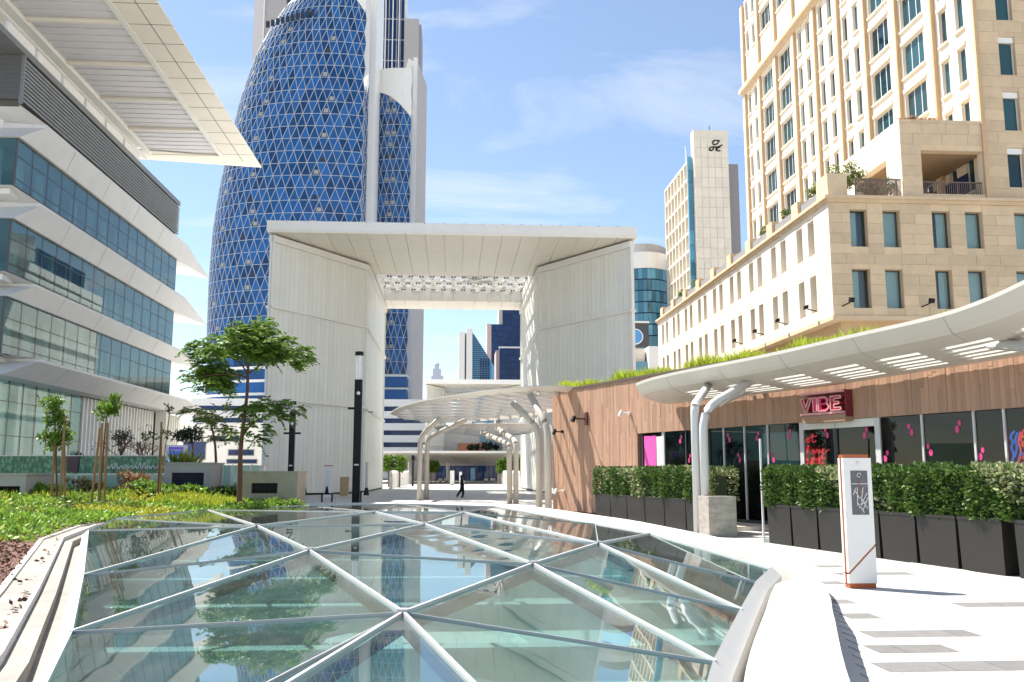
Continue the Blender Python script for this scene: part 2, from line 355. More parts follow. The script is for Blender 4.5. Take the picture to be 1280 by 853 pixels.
def frame(o, ud, up, n): o, a, b, c = V(o), V(ud), V(up), V(n); return M4(((a.x, b.x, c.x, o.x), (a.y, b.y, c.y, o.y), (a.z, b.z, c.z, o.z), (0, 0, 0, 1)))
def line(pts, k=5):  # smooth polyline (Catmull-Rom)
    pts = [V(p) for p in pts]; out = []
    for i in range(len(pts)-1):
        a, b, c, d = pts[max(i-1, 0)], pts[i], pts[i+1], pts[min(i+2, len(pts)-1)]
        for j in range(k):
            t = j/k; out.append(.5*((2*b)+(c-a)*t+(2*a-5*b+4*c-d)*t*t+(3*b-a-3*c+d)*t**3))
    return out+[pts[-1]]
# ================================================================== SKYLIGHT (nodes measured in the photograph, heights along a shallow hump)
def sz(y): return .72+.027*max(0, y-7.5)
def node(u, v, z=None):
    if z is not None: return gz(u, v, z)
    zz_ = .7
    for _ in range(8): p = gz(u, v, zz_); zz_ = min(1.06, sz(p.y))
    return gz(u, v, zz_)
N = {}
for k, u, v, z in (('j', 88, 793, .45), ('i', 103, 721, .45), ('TL', 110, 664, .47), ('TL2', 144, 649, .5), ('h', 259.5, 638, .5), ('T1', 380, 632.5, .5), ('T2', 500, 630.5, .5), ('T3', 620, 634, .5), ('T4', 744, 656, .5), ('e', 812, 668, .47),
                   ('R3', 966, 712, .45), ('r2', 947, 730, .45), ('r1', 928, 765, .45), ('r4', 895, 831, .45), ('a', 504, 769, None), ('b', 387, 690, None), ('c', 666, 707, None), ('d', 748, 681, None), ('f', 531, 656.5, None), ('g', 322, 659, None), ('k', 469, 641, 1.04), ('m', 580, 641.5, 1.0)): N[k] = node(u, v, z)
N['L0'] = V((-2.05, 4.3, .43)); N['R0'] = V((1.0, 4.3, .43)); N['B0'] = V((-1.75, 4.3, .43)); N['A0'] = V((.72, 4.3, .43))
TRI = ['jaL0', 'L0aB0', 'B0aA0', 'A0ar4', 'A0r4R0', 'jba', 'jib', 'igb', 'iTLg', 'TLTL2g', 'TL2hg', 'hT1k', 'hkg', 'T1T2k', 'gkf', 'gfb', 'bfc', 'bca', 'acr4', 'cr1r4', 'cdr1', 'fdc', 'fmd', 'kmf', 'kT2m', 'T2T3m', 'mT3T4', 'mT4d', 'T4ed', 'der2', 'dr2r1', 'eR3r2']
import re
TRI = [re.findall(r'TL2|TL|[TRLAB]\d|r\d|[a-z]', t) for t in TRI]
RIM = ['L0', 'j', 'i', 'TL', 'TL2', 'h', 'T1', 'T2', 'T3', 'T4', 'e', 'R3', 'r2', 'r1', 'r4', 'R0', 'A0', 'B0']
rim = [N[k] for k in RIM]
def offset(pts, d, z=None):
    out = []; n = len(pts)
    for i in range(n):
        a, b, c = pts[i-1], pts[i], pts[(i+1) % n]; e1 = (b-a).xy.normalized(); e2 = (c-b).xy.normalized()
        n1 = V((-e1.y, e1.x)); n2 = V((-e2.y, e2.x)); q = (n1+n2); q = q/max(.35, q.dot(n1))
        out.append(V((b.x+q.x*d, b.y+q.y*d, b.z if z is None else z)))
    return out    # rim runs clockwise from above, so +d is outward
# ------------------------------------------------------------------ ground with the atrium opening
GR = 4000
hole = offset(rim, .75, 0)
bm = bmesh.new(); vs = [bm.verts.new((x, y, 0)) for x, y in ((-GR, -GR), (GR, -GR), (GR, GR), (-GR, GR))]; hs = [bm.verts.new(p) for p in hole]
es = [bm.edges.new((vs[i], vs[(i+1) % 4])) for i in range(4)]+[bm.edges.new((hs[i], hs[(i+1) % len(hs)])) for i in range(len(hs))]
bmesh.ops.triangle_fill(bm, use_beauty=True, edges=es); me = bpy.data.meshes.new('ground')
for f_ in bm.faces:
    if f_.normal.z < 0: f_.normal_flip()
bm.to_mesh(me); bm.free()
ground = obj('ground', me, Mpave, kind='structure')
# paving slabs of the near plaza: rows across, dark strips let in
hy = [(gz(*a, 0), gz(*b, 0)) for a, b in (((1086, 795.5), (1226, 795.5)), ((1096, 816), (1200, 816)), ((1111, 841), (1420, 841)), ((1233, 829.5), (1420, 829.5)), ((1188, 755), (1420, 755)), ((1049, 719.5), (1147, 719.5)), ((1026, 710.5), (1060, 710.5)), ((1031, 731), (1060, 731)), ((1044, 754.5), (1070, 754.5)), ((1054, 771), (1095, 771)))]
rowh = .47; lite, dark = [], []
def kerbx(y):  # inner limit of the slabs: outside the raised kerb
    return float(np.interp(y, [4, 6.5, 8.7, 10.8, 12.5, 14.5, 17], [1.95, 2.85, 3.75, 4.5, 5.1, 5.75, 6.3]))
drow = {}
for a, b in hy: drow.setdefault(int((a.y-5)//rowh), []).append((a.x, b.x))
for r in range(int((20.2-5)/rowh)):
    y0 = 5+r*rowh; x = kerbx(y0+rowh/2)+.22; xe = 10.5+max(0, (15-y0))*.12; dk = sorted(drow.get(r, []))
    cuts = [x]; q = x+random.uniform(.4, 1.5)
    while q < xe: cuts.append(q); q += 1.5
    cuts.append(xe); cuts += [c for d_ in dk for c in d_ if x < c < xe]; cuts = sorted(cuts); cuts = [c for i, c in enumerate(cuts) if i == 0 or c-cuts[i-1] > .12 or any(abs(c-e) < 1e-6 for d_ in dk for e in d_)]
    for s, e in zip(cuts, cuts[1:]):
        if e-s < .02: continue
        t = dark if any(d_[0]-.01 < (s+e)/2 < d_[1]+.01 for d_ in dk) else lite
        t.append((V((s+.006, y0+.006, -.02)), X*(e-s-.012), Y*(rowh-.012), Z*.032))
pieces('paving_slab', lite, Mpave, ground, 270); pieces('dark_paver', dark, Mpaved, ground, 60)
# ------------------------------------------------------------------ the hall under the glass
PD = -4.6; wallp = offset(rim, .62)
mb = MB(); mb.quad(*[V((p.x, p.y, PD)) for p in wallp][::-1])
Mpitf = mat('hall_floor', (.70, .76, .74), .3, .05, 1); Mpitw = mat('hall_wall', (.60, .74, .72), .6, .05, .8); Mpitb = mat('hall_beam', (.46, .58, .57), .5, .05, 1)
hall = obj('hall_floor', mb, Mpitf, kind='structure')
mb = MB()
for i in range(len(wallp)):
    a, b = wallp[i], wallp[(i+1) % len(wallp)]; mb.quad((a.x, a.y, PD), (b.x, b.y, PD), (b.x, b.y, .05), (a.x, a.y, .05))
obj('hall_wall', mb, Mpitw, kind='structure')
def inside(p, poly):
    c = False; n = len(poly)
    for i in range(n):
        a, b = poly[i], poly[i-1]
        if (a.y > p.y) != (b.y > p.y) and p.x < (b.x-a.x)*(p.y-a.y)/(b.y-a.y)+a.x: c = not c
    return c
hb = MB(); gal = MB()
for y0 in (7, 11, 15.2, 20, 25, 30):
    xs = [x for x in np.arange(-14, 9, .1) if inside(V((x, y0, 0)), wallp) and inside(V((x, y0+.4, 0)), wallp)]
    if xs: hb.box(xs[0], y0, -1.35, xs[-1], y0+.4, -.8)
obj('hall_beam', hb, Mpitb, kind='structure')
for i in (1, 2, 3, 11, 12, 13, 14):  # gallery along the long sides
    a, b = wallp[i], wallp[(i+1) % len(wallp)]; d = (b-a).xy; e = d.normalized(); nn = V((e.y, -e.x, 0))
    gal.ob((a.x, a.y, -2.9), (d.x, d.y, 0), nn*1.3, (0, 0, .25)); gal.ob((a.x+nn.x*1.26, a.y+nn.y*1.26, -2.65), (d.x, d.y, 0), nn*.04, (0, 0, .95))
obj('hall_gallery', gal, Mpitb, kind='structure')
# ------------------------------------------------------------------ glass roof
sk = thing('glass_roof', 'low faceted glass skylight of triangular panes set into the white plaza', 'skylight', (0, 14, .45))
Mrim = mat('pale_rim_metal', (.54, .54, .53), .45, .04, 2, metal=.1, dirt=.05)
edges = {}
for t in TRI:
    p = [N[k] for k in t]
    if (p[1]-p[0]).cross(p[2]-p[0]).z < 0: t = t[::-1]; p = p[::-1]
    ctr = (p[0]+p[1]+p[2])/3; nn = (p[1]-p[0]).cross(p[2]-p[0]).normalized(); q = [a+(ctr-a).normalized()*min(.03, (ctr-a).length*.2) for a in p]
    obj('pane', MB().prism([a-nn*.01 for a in q], nn*.02), Gsky, sk)
    for i in range(3): edges.setdefault(tuple(sorted((t[i], t[(i+1) % 3]))), 0)
THICK = {tuple(sorted(e.split())) for e in ('h g', 'g b', 'b a', 'a A0', 'B0 a', 'a c', 'c d', 'd e', 'j b', 'b f', 'f m', 'i g', 'g k', 'k f', 'f c', 'c r4', 'm d', 'd r1', 'e r2', 'k m')}
for e in edges:
    if e[0] in RIM and e[1] in RIM: continue
    w = .028 if e in THICK else .014
    obj('glazing_bar', MB().bar(N[e[0]]+Z*.012, N[e[1]]+Z*.012, w, .05 if e in THICK else .035, off=.0), Mrim if e in THICK else Msteel, sk)
    if e in THICK: obj('roof_beam', MB().bar(N[e[0]]-Z*.10, N[e[1]]-Z*.10, .035, .12), Mmull, sk)
for k_, q in N.items():
    if k_ not in RIM: obj('joint_cap', MB().tube([q+Z*.03, q+Z*.055], .06, 10), Msteel, sk)
r0, r1_ = offset(rim, -.02), offset(rim, .13); mb = MB()
for i in range(len(rim)):
    j = (i+1) % len(rim); a, b, c, d = r0[i], r0[j], r1_[j], r1_[i]; dz = V((0, 0, -.09))
    mb.quad(a+Z*.04, b+Z*.04, c+dz, d+dz); mb.quad(a+Z*.04, a-Z*.3, b-Z*.3, b+Z*.04); mb.quad(d+dz, c+dz, c-Z*.5, d-Z*.5)
obj('rim', mb, Mrim, sk)
# ------------------------------------------------------------------ kerb round the glass
kin = offset(rim, .24); iR = [RIM.index(k) for k in ('T1', 'T2', 'T3', 'T4', 'e', 'R3', 'r2', 'r1', 'r4', 'R0')]
outw = [gz(385, 629.5, .30), gz(500, 628, .30), gz(630, 630, .33), gz(752, 645, .38), gz(830, 658, .42), gz(985, 693, .45), gz(1030, 735, .45), gz(1041, 765, .45), gz(1057, 835, .45), V((2.05, 4.3, .45))]
mb = MB(); gut = MB()
top = []
for k, i in enumerate(iR): q = kin[i].copy(); q.z = outw[k].z; top.append((q, outw[k]))
def sm(lst): return line(lst, 5)
ti, to = sm([a for a, b in top]), sm([b for a, b in top])
for k in range(len(ti)-1):
    a, b, c, d = ti[k], ti[k+1], to[k+1], to[k]
    mb.quad(a, b, c, d); mb.quad(d, c, V((c.x, c.y, -.05)), V((d.x, d.y, -.05))); mb.quad(a, V((a.x, a.y, -.5)), V((b.x, b.y, -.5)), b)
kerb = obj('plaza_kerb', mb, Mkerb, kind='structure')
mb = MB()
for i in range(len(rim)):
    j = (i+1) % len(rim); a, b = offset(rim, .1)[i], offset(rim, .1)[j]; c, d = offset(rim, .78)[j], offset(rim, .78)[i]
    mb.quad(*(V((q.x, q.y, .06)) for q in (a, b, c, d)))
obj('gutter', mb, Mkerbd, kind='structure')
# left kerb: stone ledge with leaf litter and a raised white lip
iL = [RIM.index(k) for k in ('L0', 'j', 'i', 'TL', 'TL2', 'h', 'T1')]
lip, ledge, edge = MB(), MB(), MB()
def strip(mb, d0, d1, z0, z1, wall=0):
    A, B = offset(rim, d0), offset(rim, d1)
    for p, q in zip(iL, iL[1:]):
        a, b, c, d = (V((A[p].x, A[p].y, z0)), V((A[q].x, A[q].y, z0)), V((B[q].x, B[q].y, z1)), V((B[p].x, B[p].y, z1)))
        mb.quad(a, b, c, d)
        if wall: mb.quad(a, V((a.x, a.y, z0-wall)), V((b.x, b.y, z0-wall)), b); mb.quad(d, c, V((c.x, c.y, z1-wall)), V((d.x, d.y, z1-wall)))
strip(ledge, .34, .56, .22, .22, .3); strip(lip, .56, .62, .33, .33, .5); strip(ledge, .62, 1.02, .27, .27, .5); strip(edge, 1.02, 1.12, .31, .31, .6)
obj('weathered_ledge', ledge, Mkerbd, kind='structure'); obj('white_lip', lip, Mkerb, kind='structure'); obj('ledge_edge', edge, Mkerb, kind='structure')
# ================================================================== GARDEN BED
bedo = [V((p.x, p.y, 0)) for p in offset(rim, 1.12)]
bx0, bx1, byb = -34, -7.4, 47
_kp = [offset(rim, 1.12)[i].xy for i in iL]
def bedz(x, y):   # the bed dips to the kerb and rises towards the back walls
    z = float(np.interp(y, [0, 12, 20, 32, 47], [.1, .22, .35, .62, .85]))
    if z < .27 or y > 46: return z
    dm = 9e9
    for (ax, ay), (bx, by) in zip(_kp, _kp[1:]):
        ex, ey = bx-ax, by-ay; t = max(0, min(1, ((x-ax)*ex+(y-ay)*ey)/(ex*ex+ey*ey))); d = (x-ax-ex*t)**2+(y-ay-ey*t)**2
        if d < dm: dm = d
    f = min(1, math.sqrt(dm)/5); return .27+(z-.27)*f
inb = offset(rim, 1.1)
pl = [inb[i] for i in iL]; mb = MB()
lxs = lambda y: float(np.interp(y, [p.y for p in pl][:6], [p.x for p in pl][:6]))
ys = list(np.arange(2, 36.5, 1.0)); nx = 24
gv, gf = [], []
for y in ys:
    xr = lxs(y)
    for i in range(nx+1): x = bx0+(xr-bx0)*(i/nx)**.6; gv.append((x, y, bedz(x, y)+.05*math.sin(x*1.3+y)*math.cos(y*1.7)))
for r in range(len(ys)-1):
    for i in range(nx): a = r*(nx+1)+i; gf.append((a, a+1, a+nx+2, a+nx+1))
base = len(gv); ys2 = [36, 40, 44, 47.5]
for y in ys2:
    for i in range(nx+1): x = bx0+(bx1-bx0)*i/nx; gv.append((x, y+(0 if y > 36 else -.4*0), bedz(x, y)-.01))
for r in range(3):
    for i in range(nx): a = base+r*(nx+1)+i; gf.append((a, a+1, a+nx+2, a+nx+1))
me = bpy.data.meshes.new('garden_soil'); me.from_pydata(gv, [], gf); obj('garden_soil', me, Msoil, kind='structure')
bank = MB(); ofs = [offset(rim, d) for d in (1.08, 1.7, 2.4, 3.2, 4.2)]
for A_, B_2 in zip(ofs, ofs[1:]):
    for p_, q_ in zip(iL, iL[1:]): bank.quad(*[V((w.x, w.y, bedz(w.x, w.y)+.03)) for w in (A_[p_], A_[q_], B_2[q_], B_2[p_])])
obj('soil_bank', bank, Msoil, kind='structure')
# mulch chips near, leafy ground cover behind
def bedpts(n, y0, y1, xl, dens=None):
    out = []
    while len(out) < n:
        y = random.uniform(y0, y1); xr = lxs(y) if y < 36 else -7.6
        x = xr-abs(random.uniform(0, 1))*xl
        if dens and random.random() > dens(x, y, xr): continue
        out.append((x, y, bedz(x, y)))
    return np.array(out)
chip = bedpts(9000, 4.5, 24, 7, lambda x, y, xr: 1 if (xr-x) < 1.2+max(0, 18-y)*.45 else .15)
chip[:, 2] += rng.uniform(.01, .07, len(chip))
obj('mulch', leafmesh('mulch', chip, .085, Mchip, flat=.5, ar=.7, dirs=rng.normal(size=(len(chip), 3))*np.array([1, 1, .35])), None, kind='stuff')
lit_ = []
for _ in range(170):
    k = random.choice([0, 0, 0, 1, 1, 2]); a, b = offset(rim, random.uniform(.64, 1.0))[iL[k]], offset(rim, .7)[iL[k+1]]; t = random.random(); lit_.append((a.x+(b.x-a.x)*t, a.y+(b.y-a.y)*t, .285))
obj('leaf_litter', leafmesh('leaf_litter', np.array(lit_), .10, Mchip, flat=.6, ar=.7, dirs=rng.normal(size=(len(lit_), 3))*np.array([1, 1, .2])), None, kind='stuff')
cov = bedpts(60000, 17, 46, 24, lambda x, y, xr: 0 if (y < 30 and (xr-x) < .5+max(0, 24-y)*.42+.5*math.sin(y*2.1)+.4*math.sin(y*5)) else (.35+.65*(math.sin(x*1.9+y*.7)*math.cos(y*1.3-x*.6) > -.35)))
hh = np.array([.12+.14*(math.sin(p[0]*1.7+p[1])*math.cos(p[1]*1.1) > 0)+.02*max(0, p[1]-34) for p in cov]); cov[:, 2] += rng.uniform(.0, 1, len(cov))*hh
bkp = []
for _ in range(7000):
    k = random.choice([2, 3, 4, 4, 5, 5][1:]); A_, B_2 = offset(rim, random.uniform(1.15, 3.4)), None; i0_, i1_ = iL[k], iL[k+1]; t_ = random.random(); q = A_[i0_]+(A_[i1_]-A_[i0_])*t_; bkp.append((q.x, q.y, bedz(q.x, q.y)+.03+random.uniform(0, .2)))
cov = np.vstack([cov, np.array(bkp)])
mi = np.array([1 if (p[1] > 33 and p[0] > -16 and math.sin(p[0]*.9)+math.sin(p[1]*1.1) > .7) or random.random() < .07 else 0 for p in cov])
dr = rng.normal(size=(len(cov), 3))*np.array([1, 1, .5])+np.array([0, 0, .7])
obj('ground_cover', leafmesh('ground_cover', cov, .17, [Lcover, Lcovery], dirs=dr, mi=mi, ar=.5), None, kind='stuff')
# ================================================================== OFFICE BUILDING (left)
Y1 = 96.0; X0 = gy(220, 330, Y1).x; Y0 = gx(16, 250, X0).y
zt = lambda v: gy(221, v, Y1).z
ob = thing('office_building', 'glass office block with grey louvred top floor and sloping white floor bands', 'building', (X0-8, 78, 0))
BW = 24.0
Zp, Zl0 = zt(254), zt(297)
G = [(zt(363), zt(325)), (zt(432), zt(390)), (zt(497), zt(452))]     # glass bottoms and tops
band = [(G[0][1], Zl0), (G[1][1], G[0][0]), (G[2][1], G[1][0]), (zt(514), G[2][0])]
D = Y1-Y0; bays = 15; bw = D/bays
pn = []
Mpt = mat('office_interior_wall', (.32, .70, .68), .6, .1, .5)
core = MB().box(X0-BW, Y0+6, 0, X0-6.5, Y1-5, Zp-.6); obj('inner_core', core, Mpt, ob)
for (z0, z1) in G+[(.3, band[3][0])]:
    obj('floor_slab', MB().box(X0-6.5, Y0+.5, z0-.45, X0-.5, Y1-.6, z0-.08), Mwhite, ob)
cols = MB()
for k in range(11): y = Y0+2+k*(D-4)/10; obj('column', MB().tube([(X0-2.2, y, 0), (X0-2.2, y, Zl0)], .32, 10), Mwhite, ob)
def glazed(z0, z1, x, rows, m, ncol=bays, ya=Y0, yb=Y1):
    w = (yb-ya)/ncol
    zs = [z0+(z1-z0)*r for r in rows]
    for c in range(ncol):
        for a, b in zip(zs, zs[1:]): pn.append((m, (V((x, ya+c*w+.04, a+.03)), V((0, w-.08, 0)), V((.02, 0, 0)), V((0, 0, b-a-.06)))))
    for c in range(ncol+1): obj('mullion', MB().box(x-.10, ya+c*w-.022, z0, x+.03, ya+c*w+.022, z1), Mmull, ob)
    for zz_ in zs: obj('transom', MB().box(x-.08, ya, zz_-.02, x+.025, yb, zz_+.02), Mmull, ob)
for z0, z1 in G: glazed(z0, z1, X0, (0, .16, .64, 1), Goff)
glazed(.3, band[3][0]+.4, X0-1.2, (0, .22, .5, .78, 1), Gfloor, 8, Y0, 77)
for mm in (Goff, Gfloor): pieces('pane', [b for m, b in pn if m is mm], mm, ob, 300)
# end walls: the near end turns to face the plaza, the far end closes the floors
for z0, z1 in G:
    w = 2.6
    for c in range(5):
        x1 = X0-c*w; obj('pane', MB().box(x1-w+.04, Y0-.01, z0, x1-.04, Y0+.01, z1), Goff, ob); obj('mullion', MB().box(x1-.04, Y0-.05, z0, x1+.04, Y0+.08, z1), Mmull, ob)
    obj('end_wall', MB().box(X0-BW, Y1-.3, z0, X0-.05, Y1, z1), Mwhite, ob)
obj('end_wall', MB().box(X0-BW, Y1-.3, 0, X0-.05, Y1, G[2][0]), Mwhite, ob)
# bands: face slopes inward going down; far end runs out into a pointed fin
for k, (z0, z1) in enumerate(band):
    o_ = .85 if k < 3 else 1.5; tip = Y1+(11 if k < 3 else 14); mb = MB()
    zt0 = z1; z1 = z0+(z1-z0)*(.66 if k < 3 else .8)
    A = [(X0+.25, Y0-.25, z0), (X0+o_, Y0+2.2, z1), (X0+o_, Y0+2.2, z1+.18), (X0-.3, Y0+.3, zt0+.1)]
    B = [(X0+.25, Y1+.2, z0), (X0+o_, Y1+1.0, z1), (X0+o_, Y1+1.0, z1+.18), (X0-.3, Y1, zt0+.1)]
    C = [(X0-BW, Y0-.25, z0), (X0-BW, Y0-o_, z1), (X0-BW, Y0-o_, z1+.18), (X0-BW, Y0+.3, zt0+.1)]
    T = (X0+o_-.3, tip, z0+.3)
    for i in range(3): mb.quad(A[i], A[i+1], B[i+1], B[i]); mb.quad(C[i], C[i+1], A[i+1], A[i])
    mb.quad(B[0], B[1], T); mb.quad(B[1], B[2], T); mb.quad(B[2], B[3], T); mb.quad(B[0], T, (X0-9, Y1+.2, z0)); mb.quad((X0-9, Y1+.2, z0), T, B[3]); mb.quad(A[0], B[0], (X0-9, Y1+.2, z0), (X0-9, Y0, z0)); mb.quad(A[0], (X0-9, Y0, z0), (X0-BW, Y0, z0), C[0])
    obj('floor_band', mb, Mfin, ob)
    for j in range(1, 5):
        y = Y0+D*j/5; obj('band_joint', MB().bar((X0+.262, y, z0+.02), (X0+o_+.012, y, z1), .02, .02, up=Y), Msteel, ob)
# ground floor return at the far end: white ribbed wall
obj('lobby_wall', MB().box(X0-7, 77.05, 0, X0-1.3, Y1+9, band[3][0]-.1), Mwhite, ob)
for k in range(34): obj('wall_rib', MB().box(X0-1.31, 77.3+k*.8, .2, X0-1.15, 77.5+k*.8, band[3][0]-.12), Mwhite, ob)
# louvred top
lv = []; nl = 11
for k in range(nl): z = Zl0+.35+(Zp-Zl0-.7)*k/nl; lv.append((V((X0-.25, Y0-.0, z)), V((0, D, 0)), V((.30, 0, -.10)), V((.05, 0, .15))))
for o_, a, b, c in lv: obj('louvre_slat', MB().ob(o_, a, b, c), Mlouv, ob)
obj('louvre_backing', MB().box(X0-BW, Y0+.25, Zl0, X0-.3, Y1-.05, Zp-.02), Mgap, ob)
obj('parapet', MB().box(X0-BW, Y0-.05, Zp-.35, X0+.12, Y1+.05, Zp+.12), Mlouv, ob)
for k in range(9): z = Zl0+.3+(Zp-Zl0-.8)*k/9; obj('louvre_slat', MB().ob((X0-12, Y0-.05, z), (11.9, 0, 0), (0, .25, .12), (0, -.1, .42)), Mmull, ob)
obj('roof_edge', MB().box(X0-5, Y0-7, Zp-.32, X0+.14, Y0-.06, Zp+.10), Mlouv, ob)
obj('corner_post', MB().box(X0-.12, Y0-.1, Zl0, X0+.1, Y0+.1, Zp), Mlouv, ob)
# roof canopy: broad flat brise-soleil reaching past the facade
ZC = 35.2; tp = gz(327, 210, ZC); c2 = gz(177, 196, ZC); o0 = gz(205, 0, ZC); i0 = gz(139, 0, ZC); i1 = gz(281, 197, ZC); j1 = gz(190, 190, ZC); j0 = gz(10, 0, ZC); yn = 58.5
cxo, cxi = tp.x, i1.x; cxl = gz(60, 45, ZC).x
TH = 1.0
mb = MB(); mb.prism([(cxi, yn, ZC), (cxo, yn, ZC), (cxo, tp.y, ZC), (cxi, i1.y+.02, ZC)], (0, 0, .1)); cpo = obj('canopy_edge', mb, Mcream2, ob)
obj('canopy_end', MB().prism([(cxi-.02, i1.y, ZC+.01), (cxo, tp.y, ZC+.01), (c2.x-6, c2.y, ZC+.01), (c2.x-6, c2.y-3.2, ZC+.01), (cxi-.02, i1.y-.1, ZC+.01)], (0, 0, .1)), Mcream2, ob)
for k in range(12):
    y = yn+1+k*(tp.y-yn-2)/12; obj('edge_joint', MB().box(cxi+.05, y, ZC-.012, cxo-.05, y+.05, ZC+.005), Mgap, ob)
obj('edge_joint', MB().box((cxi+cxo)/2, yn, ZC-.011, (cxi+cxo)/2+.05, tp.y-2, ZC+.005), Mgap, ob)
obj('canopy_beam', MB().box(cxi-.45, yn, ZC-.10, cxi-.02, i1.y-.3, ZC+.6), Mcream, ob)
obj('canopy_beam', MB().box(cxl-1.0, yn, ZC-.2, cxl-.55, i1.y-.5, ZC+.7), Mcream, ob)
nb = 5; ye = i1.y-.4; wb = (ye-yn)/nb
Msof = mat('pale_slat', (.70, .68, .69), .5, .03, 1)
for k in range(nb+1): obj('cross_beam', MB().box(cxl-.6, yn+k*wb-.16, ZC-.06, cxi-.4, yn+k*wb+.16, ZC+.55), Mcream2, ob)
sl_ = []
for k in range(nb):
    for r in range(6):
        y = yn+k*wb+.2+r*(wb-.4)/6; sl_.append((V((cxl-.5, y, ZC+.12)), V((cxi-cxl, 0, 0)), V((0, (wb-.4)/6*.97, .10)), V((0, 0, .12))))
pieces('soffit_slat', sl_, Msof, ob)
obj('canopy_deck', MB().box(cxl-.6, yn, ZC+.42, cxi, ye, ZC+TH-.05), Msof, ob)
for k in range(6): y = yn+3+k*4.4; obj('roof_screen', MB().box(X0-.9, y-2, Zp+.1, X0-.7, y+1.9, Zp+1.6), Mwhite, ob)
obj('pipe', MB().tube([(cxl-1.2, yn, ZC-.5), (cxl-1.2, ye, ZC-.5)], .12, 8), Mcream, ob)
obj('canopy_root', MB().box(X0-9, yn, ZC+.3, cxl-.5, ye-1, ZC+.9), Mcream2, ob)
